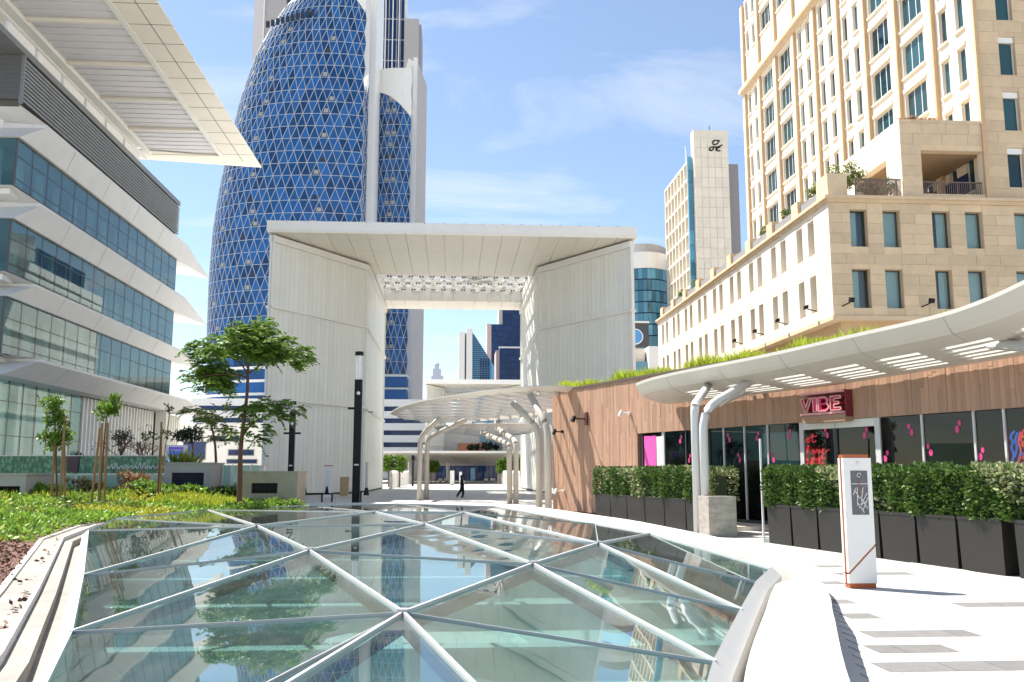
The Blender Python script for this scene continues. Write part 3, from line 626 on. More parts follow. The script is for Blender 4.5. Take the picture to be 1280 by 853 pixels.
# ================================================================== GATEWAYS
Mjoint = mat('grey_joint', (.46, .45, .41), .7)
def gateway(cx, y0, hf, hi, ztop, d1, d2, d3, label, npan, detail=True):
    g = thing('gateway', label, 'gateway', (cx, y0+d2/2, 0)); pan, seam, sof = [], [], []
    for sg in (-1, 1):
        of, inf, inb_, ob_ = V((cx+sg*hf, y0, 0)), V((cx+sg*hi, y0+d1, 0)), V((cx+sg*hi, y0+d2, 0)), V((cx+sg*hf, y0+d3, 0))
        pts = [of, inf, inb_, ob_]; c = sum(pts, V())/4
        obj('pier', MB().prism([p+(c-p).normalized()*.25 for p in pts], Z*(ztop-.05)), Mjoint, g)
        tiers = [.15, ztop*.365, ztop*.715, ztop-.7]
        for a, b, npn in ((of, inf, npan), (inf, inb_, int(npan*1.5)), (ob_, of, int(npan*.9)), (inb_, ob_, int(npan*.5))):
            d = b-a; L = d.length; d.normalize(); n = d.cross(Z); n = n if n.dot(a-c) > 0 else -n; w = L/npn
            for z0, z1 in zip(tiers, tiers[1:]):
                for k in range(npn): pan.append((a+d*(k*w+.012)+Z*(z0+.03)-n*.1, d*(w-.024), Z*(z1-z0-.06), n*.1))
            for z in tiers[1:3]: seam.append((a+Z*(z-.12)-n*.05, d*L, Z*.2, n*.32))
            seam.append((a+Z*(ztop-.72)-n*.05, d*L, Z*.55, n*.3)); seam.append((a-n*.02, d*.16, Z*(ztop-.2), n*.16)); seam.append((b-d*.16-n*.02, d*.16, Z*(ztop-.2), n*.16))
        obj('plinth', MB().prism([p+(p-c).normalized()*.06 for p in pts], Z*.14), Mgap, g)
    pieces('panel', pan, Mcream, g, 300); pieces('ledge', seam, Mwhite, g)
    h0, t = ztop+.0, .85; e = .35
    ya, yb = y0+d1+5.0, y0+d2-4.5     # opening with lattice
    roof = MB()
    out = [V((cx-hf-e, y0-e, h0+.12)), V((cx+hf+e, y0-e, h0+.12)), V((cx+hf+e, y0+d3, h0+.12)), V((cx-hf-e, y0+d3, h0+.12))]; xi = hi-.3
    hol = [V((cx-xi, ya, h0+.12)), V((cx+xi, ya, h0+.12)), V((cx+xi, yb, h0+.12)), V((cx-xi, yb, h0+.12))]
    for i in range(4):
        j = (i+1) % 4; roof.quad(out[i], hol[i], hol[j], out[j]); roof.quad(out[i]+Z*t, out[j]+Z*t, hol[j]+Z*t, hol[i]+Z*t); roof.quad(out[i], out[j], out[j]+Z*t, out[i]+Z*t); roof.quad(hol[j], hol[i], hol[i]+Z*1.7, hol[j]+Z*1.7)
    obj('roof_slab', roof, Mwhite, g)
    W2 = hf+e
    nx_ = max(6, int(W2*2/1.6)); w = W2*2/nx_
    for k in range(nx_):
        x = cx-W2+k*w
        for y_a, y_b in ((y0-e+.02, y0+d1*.55), (y0+d1*.55, ya-.1), (yb+.1, y0+d3-.3)): sof.append((V((x+.015, y_a+.015, h0+.02)), X*(w-.03), Y*(y_b-y_a-.03), Z*.1))
    pieces('soffit_panel', sof, Mcream2, g, 200)
    obj('fascia', MB().box(cx-W2-.02, y0-e-.04, h0+.2, cx+W2+.02, y0-e-.002, h0+t+.17), Mwhite, g)
    for k in range(1, nx_): x = cx-W2+k*w; obj('fascia_clip', MB().box(x-.04, y0-e-.06, h0+t+.10, x+.04, y0-e-.03, h0+t+.24), Msteel, g)
    if detail:
        lat = MB(); zb = h0+1.25; nn = 7; cw = 2*xi/nn; dy = (yb-ya)/4
        for k in range(-5, nn+1):
            for sgn in (1, -1):
                x_a = cx-xi+(k if sgn > 0 else nn-k)*cw; x_b = x_a+sgn*cw*4.5; ya_, yb_ = ya, yb
                p, q = V((x_a, ya_, zb)), V((x_b, yb_, zb+.02*sgn)); lo, hi_ = cx-xi, cx+xi; t0, t1 = 0, 1; dx = q.x-p.x
                ts = sorted(((lo-p.x)/dx, (hi_-p.x)/dx)); t0, t1 = max(0, ts[0]), min(1, ts[1])
                if t1-t0 > .05: obj('lattice_bar', MB().bar(p+(q-p)*t0, p+(q-p)*t1, .30, .34), Mwhite, g)
        for k in range(nn+1): obj('lattice_bar', MB().bar((cx-xi+k*cw, ya, zb+.2), (cx-xi+k*cw, yb, zb+.2), .2, .3), Mwhite, g)
        for r in range(4): obj('lattice_bar', MB().bar((cx-xi, ya+dy*(r+.5), zb-.1), (cx+xi, ya+dy*(r+.5), zb-.1), .34, .25), Mwhite, g)
        dk = []
        for k in range(nn*2):
            for r in range(4):
                x = cx-xi+cw*(k+.5)/2+(.3 if r % 2 else -.2); dk.append((V((x, ya+dy*(r+.5)-.12, zb-.34)), X*.17, Y*.2, Z*.13)); dk.append((V((x+.3, ya+dy*(r+.5)-.12, zb-.34)), X*.17, Y*.2, Z*.13))
        pieces('spotlight', dk, Mblack, g)
        pl_ = []
        for k in range(nn):
            if k in (0, 2, 4, 5): pl_.append((V((cx-xi+k*cw+.1, ya+(.3 if k != 4 else 4), zb+.5)), X*cw*1.4, Y*(3.2 if k != 4 else 5), Z*.06))
        pieces('lattice_infill', pl_, Mwhite, g)
        for k in range(12): w_ = 2*xi/12; obj('recess_panel', MB().box(cx-xi+k*w_+.02, yb-.06, h0+.05, cx-xi+(k+1)*w_-.02, yb-.01, h0+1.6), Mwhite, g)
    return g
gateway(0, 76.2, 15.4, 8.38, 22.0, 10.9, 34.5, 36, 'monumental cream panelled gateway with flat lattice roof across the plaza', 22)
gateway(4.9, 205, 10.8, 7.0, 21.6, 9, 24, 34, 'smaller pale gateway far behind, seen through the big gateway', 10, False)
# ================================================================== CURVED BLUE TOWER
Mvent = mat('opened_vent_panel', (.34, .33, .29), .6, .1, 2); Mdkb = mat('dark_opening', (.02, .03, .05), .4)
def grid_tower(g, y0, dep, left, uright, ztop, zbot, nr, nc, thm, roofz, capf, vents, cap, whitebands=()):
    """curved diagrid front: left = [(v, u)] outline at distance y0, quarter-elliptic plan bulging to the plaza"""
    vs = [p[0] for p in left]; us = [p[1] for p in left]
    dz = (ztop-zbot)/nr; xr = lambda z: uright
    zv = [(gy(u, v, y0).z, gy(u, v, y0).x) for v, u in left]; zv.sort()
    xl = lambda z: float(np.interp(z, [a for a, b in zv], [b for a, b in zv]))
    def pt(k, i, off=0):
        z = zbot+k*dz; s = min(1, max(0, (i+(.5 if k % 2 else 0)-.25)/nc)); th = math.radians(thm)*s
        a, b = xl(z), uright; x = a+(b-a)*(1-math.cos(th))/(1-math.cos(math.radians(thm)))
        return V((x, y0-dep*(math.sin(th)+.02)+off*0, z)), s
    tri = []; edges = {}
    for k in range(nr):
        for i in range(nc):
            A, B = (k, i), (k, i+1); C, Dd = (k+1, i), (k+1, i+1)
            q = ((A, B, Dd if k % 2 else C), (A, Dd, C) if k % 2 else (B, Dd, C))
            if k % 2 == 0: q = ((A, B, C), (B, Dd, C))
            for t in q: tri.append((t, k, i))
    gm = {}; ps = []; bars = MB()
    for t, k, i in tri:
        p = [pt(*a) for a in t]; s = sum(a[1] for a in p)/3; p = [a[0] for a in p]
        c = (p[0]+p[1]+p[2])/3; n = (p[1]-p[0]).cross(p[2]-p[0])
        if n.length < 1e-4: continue
        n.normalize(); n = n if n.y < 0 else -n
        up = t[0][0] == t[1][0]
        m = Gblue
        if c.z > roofz(c.x): m = Mwhite
        elif capf(s, c.z): m = Mwhite
        elif vents(s, k, i) and up and c.z > 2:
            a_, b_, t_ = p if abs(p[0].z-p[1].z) < .01 else (p[0], p[1], p[2]); w_ = b_-a_; h_ = t_-(a_+b_)/2; o_ = a_+w_*.28+h_*.10-n*.02
            obj('vent_flap', MB().prism([o_, o_+w_*.5, o_+w_*.46+h_*.30, o_+w_*.04+h_*.30], n*.25), Mvent if k % 3 else Mdkb, g)
        area = (p[1]-p[0]).cross(p[2]-p[0]).length; sc_ = scr(c); big = sc_ and c.z > 2 and sc_[1] > 0
        ps.append((m, p, n, area if big else 0))
        for a, b in ((0, 1), (1, 2), (2, 0)):
            e = tuple(sorted((t[a], t[b])))
            if e not in edges: edges[e] = (p[a], p[b], n, m)
    order = sorted(range(len(ps)), key=lambda j: -ps[j][3]); bigset = set(order[:cap]); rest = {}
    for j, (m, p, n, a) in enumerate(ps):
        if j in bigset: obj('pane' if m is not Mwhite else 'cladding_panel', MB().prism([q-n*.2 for q in p], n*.2), m, g)
        else: rest.setdefault(m, MB()).prism([q-n*.2 for q in p], n*.2)
    for m, mb in rest.items(): obj('pane' if m is not Mwhite else 'cladding_panel', mb, m, g, kind='stuff')
    for p, q, n, m in edges.values():
        if m is not Mwhite: bars.bar(p, q, .17, .24, up=n)
    obj('glazing_bar', bars, Mglz, g, kind='stuff')
    return pt, dz, xl
Mglz = mat('pale_glazing_bar', (.36, .40, .46), .5)
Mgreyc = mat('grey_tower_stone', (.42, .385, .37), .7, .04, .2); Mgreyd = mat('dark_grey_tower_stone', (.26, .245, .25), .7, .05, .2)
yT = 272.0
tw = thing('curved_tower', 'curved blue glass tower with white triangular lattice and white crown', 'tower', (gy(370, 500, yT).x, yT, 0))
xR = gy(461, 200, yT).x
outl = [(v, u) for u, v in ((262, 505), (260, 430), (263, 350), (268, 290), (276, 240), (287, 190), (302, 130), (321, 75), (346, 33), (372, 6), (398, -16), (430, -45))]
zA = gy(400, -6, yT).z; zB = gy(463, 42, yT).z; xA = gy(400, -6, yT).x; xB = gy(463, 42, yT).x
def roof1(x): t = min(1, (x-xA)/(xB-xA)); return zA+(zB-zA)*max(0, t)**1.9+(2 if t < 0 else 0)
zc0 = gy(330, 50, yT).z; zcap = gy(380, 28, yT).z; zlow = gy(300, 240, yT).z
def cap1(s, z):
    if s < .035: return True
    if z > zcap and s < .52: return True
    return z > zlow and s < .05+.25*((z-zlow)/(zcap-zlow))**2.2
def vents1(s, k, i): return any(abs(s-c-.026*math.sin(k*1.3)-.012*math.sin(k*.37+c*9)) < .020 and (k*7+int(c*30)) % 5 for c in (.29, .47, .80)) and not (15 < k < 17)
z455 = gy(300, 452, yT).z; ztop1 = gy(430, -40, yT).z
pt1, dz1, xl1 = grid_tower(tw, yT, 17, outl, xR, ztop1, z455, 34, 22, 112, roof1, cap1, vents1, 300)
for k in range(9):
    z = z455-.2-k*3.7
    for i in range(12):
        s0, s1 = i/12, (i+1)/12; P_ = []
        for s in (s0, s1): th = math.radians(112)*s; a, b = xl1(z455), xR; P_.append(V((a+(b-a)*(1-math.cos(th))/(1-math.cos(math.radians(112))), yT-17*math.sin(th), z)))
        a, b = P_; n = (b-a).cross(Z).normalized()*(.6 if k < 4 else 1.2)
        obj('floor_ribbon', MB().prism([a, b, b+n, a+n], Z*(.75 if k < 4 else 1.7)), Mwhite, tw)
        obj('lower_pane', MB().prism([a-Z*3.6, b-Z*3.6, b, a], n*.3), Gblue if k < 4 else Gnavy, tw)
def roof_edge(g, y0, dep, thm, xlf, xr, rf, x0, x1, h=1.6):
    P_ = []; T_ = math.radians(thm)
    for i in range(25):
        x = x0+(x1-x0)*i/24; z = rf(x); a = xlf(z); c_ = 1-(x-a)/(xr-a)*(1-math.cos(T_)); th = math.acos(max(-1, min(1, c_))); P_.append(V((x, y0-dep*(math.sin(th)+.02)-.25, z)))
    mb = MB()
    for a, b in zip(P_, P_[1:]): mb.prism([a-Z*h, b-Z*h, b+Z*h*1.6, a+Z*h*1.6], Y*1.2)
    obj('roof_edge', mb, Mwhite, g)
roof_edge(tw, yT, 17, 112, xl1, xR, roof1, xA, xB)
obj('blade_wall', MB().box(gy(462.5, 40, 262).x, 262, 0, gy(470.5, 40, 262).x, 288, ztop1+20), Mwhite, tw)
obj('tower_back', MB().prism([(xl1(40)+3, yT+2, 0), (xR, yT+2, 0), (xR, yT+30, 0), (xl1(40)+8, yT+20, 0)], Z*60), Gnavy, tw)
mb = MB(); zz_ = [z455+(ztop1-z455)*t/24 for t in range(25)]
for a, b in zip(zz_, zz_[1:]): mb.quad((xl1(a), yT-.3, a), (xl1(b), yT-.3, b), (xl1(b)+.6, yT+14, b), (xl1(a)+.6, yT+14, a))
obj('rim_fin', mb, Mwhite, tw)
slot = [(V((gy(337+k*6.2, 44-k*1.3, yT-11).x, yT-16.5-k*.15, gy(337+k*6.2, 45-k*1.3, yT-11).z)), X*1.0, Y*.4, V((.3, 0, 2.0))) for k in range(10)]
pieces('crown_slot', [(o, a, b, Z*1.9) for o, a, b, c in slot], Mdkb, tw)
# second half of the pair
y2 = 290.0
tw2 = thing('curved_tower', 'narrow second half of the blue lattice tower, right of the white blade wall', 'tower', (gy(495, 500, y2).x, y2, 0))
out2 = [(v, u) for u, v in ((452, 560), (450, 430), (450, 300), (451, 190), (453, 120), (456, 90), (457, 74))]
xR2 = gy(514.5, 300, y2).x; xa2 = gy(472, 128, y2).x; za2, zb2 = gy(472, 126, y2).z, gy(516, 160, y2).z
def roof2(x): t = min(1, (x-xa2)/(xR2-xa2)); return za2+(zb2-za2)*max(0, t)**1.8
zt2 = gy(500, 92, y2-8).z
pt2, dz2, xl2 = grid_tower(tw2, y2, 12, out2, xR2, zt2, gy(500, 473, y2).z, 26, 12, 105, roof2, lambda s, z: s < .03, lambda s, k, i: abs(s-.74) < .06 and k % 7 != 3, 300)
roof_edge(tw2, y2, 12, 105, xl2, xR2, roof2, xa2, xR2-.3)
b0 = gy(513, 300, y2-6).x; b1 = gy(518.5, 300, y2-6).x; ztb = gy(522, 72, y2-6).z
obj('blade_wall', MB().box(b0, y2-6, 0, b1, y2-3, ztb), Mwhite, tw2)
obj('side_wall', MB().prism([(b1+.02, y2-5.5, 0), (gy(531, 300, y2+14).x, y2+14, 0), (b0, y2+14, 0), (b0, y2-3, 0)], Z*(ztb-1)), Mgreyc, tw2)
obj('crown_sail', MB().prism([(gy(497, 92, y2).x, y2-3, zt2-8), (b0, y2-3, zt2-10), (b0, y2-3, ztb), (gy(511, 82, y2).x, y2-3, gy(511, 78, y2).z)], Y*5), Mwhite, tw2)
z473 = gy(500, 473, y2).z
for k in range(8):
    z = z473-k*3.9
    obj('floor_ribbon', MB().box(gy(452, 480, y2).x, y2-12.4, z-.75, xR2, y2-1, z-.2), Mwhite, tw2)
    obj('lower_pane', MB().box(gy(452, 480, y2).x+.3, y2-12, z-3.9, xR2-.2, y2-1.5, z-.75), Gblue, tw2)
# podium of the pair
pod = thing('tower_podium', 'low white podium of the curved tower with grey horizontal stripes', 'building', (gy(400, 560, 250).x, 252, 0))
x0p, x1p = gy(236, 560, 246).x, gy(531, 560, 246).x
for k in range(7):
    z = .2+k*3.2; obj('white_band', MB().box(x0p-k*.0, 246, z, x1p, 285, z+1.9), Mwhite, pod)
    if k < 6: obj('window_strip', MB().box(x0p+.5, 246.8, z+1.9, x1p-.5, 284, z+3.2), Gnavy, pod)
# grey tower behind
y3 = 430.0
gt = thing('grey_tower', 'tall grey stone tower with blue glass core, behind the curved towers', 'tower', (gy(420, 500, y3).x, y3, 0)); zh = 330
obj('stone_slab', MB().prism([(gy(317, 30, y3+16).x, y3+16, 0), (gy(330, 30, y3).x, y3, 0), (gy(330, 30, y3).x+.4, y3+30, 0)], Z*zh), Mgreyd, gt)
obj('stone_slab', MB().box(gy(330.5, 30, y3).x, y3, 0, gy(357, 30, y3).x, y3+30, zh), Mgreyc, gt)
obj('white_fin', MB().box(gy(329.3, 30, y3).x, y3-1, 0, gy(330.6, 30, y3).x, y3+2, zh), Mwhite, gt)
zr = gy(515, 26, y3).z
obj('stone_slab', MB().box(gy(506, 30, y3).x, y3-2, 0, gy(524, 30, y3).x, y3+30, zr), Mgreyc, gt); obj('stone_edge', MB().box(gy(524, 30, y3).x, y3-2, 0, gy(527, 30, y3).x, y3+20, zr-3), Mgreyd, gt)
gx0, gx1 = gy(357.5, 30, y3).x, gy(505.5, 30, y3).x
gp_ = []
for c in range(30):
    for r in range(14):
        x = gx0+(gx1-gx0)*c/30; z = 150+r*11; gp_.append((V((x+.25, y3+1.6, z)), X*((gx1-gx0)/30-.5), Y*.3, Z*10.3))
pieces('pane', [p for p in gp_ if p[0].x > gy(470, 30, y3).x or p[0].x < gy(372, 30, y3).x], Gnavy, gt)
obj('glass_core', MB().box(gx0, y3+2, 0, gx1, y3+28, zh-4), Mfin, gt)
for u in (481, 490, 498): obj('white_fin', MB().box(gy(u, 40, y3).x, y3+.6, 0, gy(u+1.3, 40, y3).x, y3+1.5, zh-5), Mwhite, gt)
# ================================================================== DISTANT SKYLINE (through the gateway)
def stuffgrid(g, o, a, b, n, nc, nr, m, name='pane', gap=.15, cap=300):
    a, b, n = V(a), V(b), V(n); ps = [(V(o)+a*((c+gap/2)/nc)+b*((r+gap/2)/nr), a*((1-gap)/nc), n, b*((1-gap)/nr)) for c in range(nc) for r in range(nr)]
    pieces(name, ps, m, g, cap)
ys_ = 520.0; A_ = lambda u, v: gy(u, v, ys_)
g = thing('slanted_tower', 'white tower with steep sloping blue glass side, seen through the gateway', 'tower', (A_(598, 590).x, ys_, 0))
obj('white_slab', MB().box(A_(573, 500).x, ys_, 0, A_(580.5, 500).x, ys_+20, A_(577, 415).z), Mwhite, g); obj('white_slab', MB().box(A_(582.5, 500).x, ys_, 0, A_(590, 500).x, ys_+20, A_(586, 411).z), Mwhite, g)
obj('dark_slot', MB().box(A_(580.4, 500).x, ys_+2, 0, A_(582.6, 500).x, ys_+18, A_(577, 416).z), Mgreyd, g)
p = [A_(590, 592), A_(613, 592), A_(613, 450), A_(590, 414)]; obj('glass_wedge', MB().prism([q+Y*1 for q in p], Y*18), Gpale, g)
p = [A_(613.2, 592), A_(621.5, 592), A_(621.5, 463), A_(613.2, 450)]; obj('glass_wedge', MB().prism([q+Y*2 for q in p], Y*14), Gpale, g)
fb = []
for r in range(24):
    z = A_(600, 480-r*2.6).z; ue = 590+23*min(1, max(0, (480-r*2.6-414)/36)) if 480-r*2.6 > 414 else 590; fb.append((V((A_(590.5, 500).x, ys_+.7, z)), X*(A_(ue, 500).x-A_(590.5, 500).x), Y*.3, Z*.35))
pieces('floor_line', [f_ for f_ in fb if f_[1].x > 1], Gnavy, g)
bz = [(V((A_(600+c*3.2, 480).x, ys_+.5, A_(600, 480-r*3).z)), X*.9, Y*.4, Z*.9) for c in range(4) for r in range(11)]; pieces('balcony', bz, Gnavy, g)
obj('roof_mast', MB().bar((A_(587, 411).x, ys_+5, A_(587, 411).z), (A_(587, 411).x, ys_+5, A_(587, 405).z), .5), Mwhite, g)
yn_ = 640.0; B_ = lambda u, v, y=yn_: gy(u, v, y)
g = thing('navy_tower', 'tallest dark blue tower on the skyline, behind the right gateway pier', 'tower', (B_(640, 590).x, yn_, 0))
obj('pale_edge', MB().box(B_(623.5, 500).x, yn_, 0, B_(628, 500).x, yn_+30, B_(626, 386).z), Mgreyc, g); obj('glass_body', MB().box(B_(628, 500).x, yn_, 0, B_(662, 500).x, yn_+30, B_(640, 384).z), Gnavy, g)
stuffgrid(g, (B_(628.3, 500).x, yn_-.5, 20), X*(B_(655, 500).x-B_(628, 500).x), Z*(B_(640, 385).z-20), Y*.5, 9, 22, Gnavy)
g = thing('navy_tower', 'dark blue skyline tower with a pinkish side wall, left of the tallest one', 'tower', (B_(618, 590, 600).x, 600, 0))
obj('pink_side', MB().box(B_(608.5, 500, 600).x, 600, 0, B_(614, 500, 600).x, 620, B_(611, 405, 600).z), mat('pinkish_stone', (.50, .38, .36), .8), g); obj('glass_body', MB().box(B_(614, 500, 600).x, 600, 0, B_(628, 500, 600).x, 620, B_(611, 405.5, 600).z), Gnavy, g)
stuffgrid(g, (B_(614.3, 500, 600).x, 599.5, 20), X*(B_(627.5, 500, 600).x-B_(614.3, 500, 600).x), Z*(B_(620, 406.5, 600).z-20), Y*.5, 5, 20, Gnavy)
yq = 430.0; g = thing('navy_tower', 'lower dark blue office block with white roof rail, in front of the skyline towers', 'tower', (B_(632, 590, yq).x, yq, 0))
obj('glass_body', MB().box(B_(624.5, 500, yq).x, yq, 0, B_(650, 500, yq).x, yq+20, B_(630, 435, yq).z), Gnavy, g); obj('pink_side', MB().box(B_(620, 500, yq).x, yq+.5, 0, B_(624.5, 500, yq).x, yq+18, B_(622, 438, yq).z), MATS['pinkish_stone'], g); obj('roof_rail', MB().box(B_(623, 500, yq).x, yq-.3, B_(630, 435.5, yq).z, B_(650, 500, yq).x, yq+.4, B_(630, 433.5, yq).z), Mwhite, g)
stuffgrid(g, (B_(624.8, 500, yq).x, yq-.4, 10), X*(B_(649, 500, yq).x-B_(624.8, 500, yq).x), Z*(B_(630, 436.5, yq).z-10), Y*.4, 8, 16, Gnavy)
yd = 1500.0; g = thing('domed_tower', 'faint hazy tower with stepped domed top on the far skyline', 'tower', (gy(546, 590, yd).x, yd, 0)); Mhaze = mat('hazed_stone', (.44, .47, .54), .9)  # distance haze is put into this bluish pale colour
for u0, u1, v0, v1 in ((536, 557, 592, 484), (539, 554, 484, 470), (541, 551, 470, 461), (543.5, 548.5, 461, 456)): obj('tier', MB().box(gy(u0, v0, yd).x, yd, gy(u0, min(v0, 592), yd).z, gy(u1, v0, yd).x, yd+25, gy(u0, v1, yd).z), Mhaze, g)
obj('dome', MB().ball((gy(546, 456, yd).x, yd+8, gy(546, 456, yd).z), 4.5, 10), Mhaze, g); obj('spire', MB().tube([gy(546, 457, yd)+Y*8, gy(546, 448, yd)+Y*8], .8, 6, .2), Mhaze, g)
# ================================================================== RIGHT BACKGROUND
yb_ = 222.0; C_ = lambda u, v, y=yb_: gy(u, v, y)
g = thing('white_crowned_building', 'round cornered blue glass building with broad white crown, left of the hotel', 'building', (C_(815, 590).x, yb_+8, 0))
cv = []
for k in range(13): t = k/12; cv.append((C_(782+66*t, 500).x, yb_-5*math.sin(t*2.2)+7*t*t))
ztg, ztw, zsc = C_(810, 338).z, C_(810, 318).z, C_(810, 306).z
gpn = []
for (xa, ya), (xb, yb2) in zip(cv, cv[1:]):
    d = V((xb-xa, yb2-ya, 0)); n = V((d.y, -d.x, 0)).normalized()
    obj('crown_panel', MB().prism([(xa, ya, ztg), (xb, yb2, ztg), V((xb, yb2, ztg))-n*2, V((xa, ya, ztg))-n*2], Z*(ztw-ztg)), Mwhite, g)
    obj('roof_screen', MB().prism([V((xa, ya, ztw))-n*1.5, V((xb, yb2, ztw))-n*1.5, V((xb, yb2, ztw))-n*2, V((xa, ya, ztw))-n*2], Z*(zsc-ztw)), Mconcg, g)
    for r in range(17): z = 4+(ztg-4)*r/17; gpn.append((V((xa, ya, z+.15)), d*.94, -n*.25, Z*((ztg-4)/17-.3)))
pieces('pane', gpn, Gteal, g)
obj('building_core', MB().prism([(a, b+.4, 0) for a, b in cv]+[(cv[-1][0], yb_+30, 0), (cv[0][0], yb_+30, 0)], Z*(ztw-.5)), Gnavy, g)
ysn = 160.0; g = thing('ring_sign', 'dark square sign panel with a white ringed blue disc', 'sign', (gy(800, 420, ysn).x, ysn, 0)); Mdisc = mat('blue_disc', (.08, .30, .62), .5)
obj('sign_panel', MB().box(gy(783, 420, ysn).x, ysn, gy(800, 434, ysn).z, gy(811, 420, ysn).x, ysn+1, gy(800, 404, ysn).z), mat('charcoal_panel', (.06, .06, .07), .5), g)
obj('panel_cap', MB().box(gy(783, 420, ysn).x, ysn-.3, gy(800, 404, ysn).z, gy(811.5, 420, ysn).x, ysn+1, gy(800, 402, ysn).z), Mwhite, g)
c = gy(794, 421, ysn)
for r, m, d in ((1.45, Mwhite, .06), (1.25, Mdisc, .12)): obj('disc', MB().tube([c-Y*d, c+Y*.02], r, 24), m, g)
obj('support_post', MB().box(gy(795, 440, ysn).x, ysn+.2, 0, gy(799, 440, ysn).x, ysn+.8, gy(800, 434, ysn).z), Mgreyd, g)
g = thing('beige_pavilion', 'small beige and white roof block below the ring sign', 'building', (gy(808, 590, 150).x, 150, 0))
obj('beige_box', MB().box(gy(785, 440, 150).x, 150, 0, gy(806, 440, 150).x, 156, gy(800, 436, 150).z), Mstonel, g); obj('white_box', MB().box(gy(811, 440, 148).x, 148, 0, gy(830, 440, 148).x, 156, gy(815, 433, 148).z), Mwhite, g); obj('glass_band', MB().box(gy(785, 440, 149).x, 149.2, 6, gy(811, 440, 149).x, 149.7, gy(800, 452, 149).z), Gteal, g)
# annex tower with the script emblem
ya_ = 196.0; D_ = lambda u, v, y=ya_: gy(u, v, y)
g = thing('hotel_annex', 'slim stone slab tower with a script monogram near its top', 'tower', (D_(895, 590).x, ya_+10, 0)); xs0, xs1 = D_(870.5, 300).x, D_(914, 300).x; zs = D_(890, 163).z
obj('stone_slab', MB().box(xs0, ya_, 0, xs1, ya_+2.4, zs), Mstonel, g)
pn = [(V((xs0+c*(xs1-xs0)/5+.04, ya_-.12, r*2.35+.04)), X*((xs1-xs0)/5-.08), Y*.12, Z*2.27) for c in range(5) for r in range(8, int(zs/2.35))]; pieces('stone_panel', pn, Mstonel, g)
obj('roof_mast', MB().bar((D_(893, 160).x, ya_+4, zs), (D_(893, 160).x, ya_+4, zs+2.6), .12), Mblack, g)
ec = D_(894.5, 183, ya_-.2); u_ = 1/(1138/ya_)
def ep(*q): return [ec+V((a*u_, 0, -b*u_)) for a, b in q]
em = MB()
for q in (ep((-4, -6), (-1, -8), (4, -8), (6, -7)), ep((4, -8), (3, -4), (-2, -2), (-4, -5), (-2, -7)), ep((-9, 5), (-7, 2), (-2, 1), (3, 1), (9, -2)), ep((-9, 5), (-5, 6), (-2, 1)), ep((0, 6), (2, 1)), ep((2, 1), (2, 6), (6, 6)), ep((-1, 1), (4, 2), (7, -1))): em.tube(line(q, 4), .15, 6)
obj('script_monogram', em, Mblack, g)
zw = D_(868, 199).z; xw0, yw0 = D_(868, 300).x, ya_+1.5; xw1 = D_(839.5, 300, ya_+23).x
obj('green_glass_strip', MB().box(D_(864, 300).x, ya_+1.3, 0, xs0-.05, ya_+1.9, zw+1), Gteal, g)
gstr = [(V((D_(864.2, 300).x, ya_+1.0, z)), X*(xs0-D_(864.2, 300).x-.1), Y*.25, Z*3.0) for z in np.arange(6, zw-2, 3.6)]; pieces('glass_panel', gstr, Gteal, g)
xL = D_(864, 300).x
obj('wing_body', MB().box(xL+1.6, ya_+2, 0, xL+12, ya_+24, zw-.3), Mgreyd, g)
for r in range(18): z = 2+(zw-2)*r/17; obj('balcony_slab', MB().box(xL-.0, ya_+2, z-.35, xL+1.7, ya_+24, z+.15), Mstonel, g)
for c in range(8): y = ya_+2+c*22/7; obj('balcony_fin', MB().box(xL+.05, y-.25, 0, xL+1.65, y+.25, zw), Mstonel, g)
for r in range(8): obj('roof_rail', MB().bar((xL+.3+r*.6, ya_+4+r*2, zw), (xL+.3+r*.6, ya_+4+r*2, zw+4.5-.2*r), .12), Mwhite, g)
for r in range(14): z = 6+r*3.6; obj('side_balcony', MB().box(xs1+.02, ya_+3, z, xs1+1.1, ya_+7, z+.9), Mgreyd if r % 2 else Mstonel, g)
obj('side_wall', MB().box(xs1+.02, ya_+6, 0, xs1+.9, ya_+16, D_(917, 195).z), Mstonel, g)
# ================================================================== HOTEL
ht = thing('stone_hotel', 'tan stone hotel with slit windows, terraces and many storeys', 'hotel', (40, 75, 0))
PX, PY, TX, TY = 26.48, 61.0, 38.5, 61.2; zb, zc = 12.8, 21.0; ZT = 64.0
PL = 54.0
slots = []; y_ = PY+2.0
for k in range(9):
    y = PY+2.7+5.72*k
    for o_ in (0, 2.25): slots.append(y+o_)
ops = [(PL-(s-PY)-1.15, z0-zb, PL-(s-PY), z1-zb) for s in slots for z0, z1 in ((17.85, 20.45), (13.55, 16.3))]
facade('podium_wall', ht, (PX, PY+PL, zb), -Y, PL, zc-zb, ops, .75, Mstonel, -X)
for a in ops: window(ht, V((PX+.7, PY+PL-a[0], zb+a[1])), -Y, -X, a[2]-a[0], a[3]-a[1], Mmull, Ghot)
stl, stt = [], []
stl += blocks((PX, PY+PL, zb), -Y, -X, PL, zc-zb, ops, .74, 1.9, .025)
fr = [(1061.6, 260, 1079, 310), (1102.6, 260, 1120, 310), (1164, 261, 1183, 311), (1205.5, 262, 1224, 311), (1267, 263, 1286, 312), (1308, 264, 1327, 312), (1064.5, 335, 1083, 386), (1106, 335.5, 1124, 386), (1168.6, 336.5, 1186, 386), (1209.6, 337, 1228, 386), (1270, 338, 1288, 386), (1311, 338, 1329, 386)]
fo = []
for u0, v0, u1, v1 in fr:
    a = gy(u0, v0, PY); b = gy(u1, v1, PY); t, bo = (20.45, 17.75) if v0 < 320 else (16.15, 13.35); fo.append((a.x-PX, bo-zb, b.x-PX+.40, t-zb))
FW = 34.0
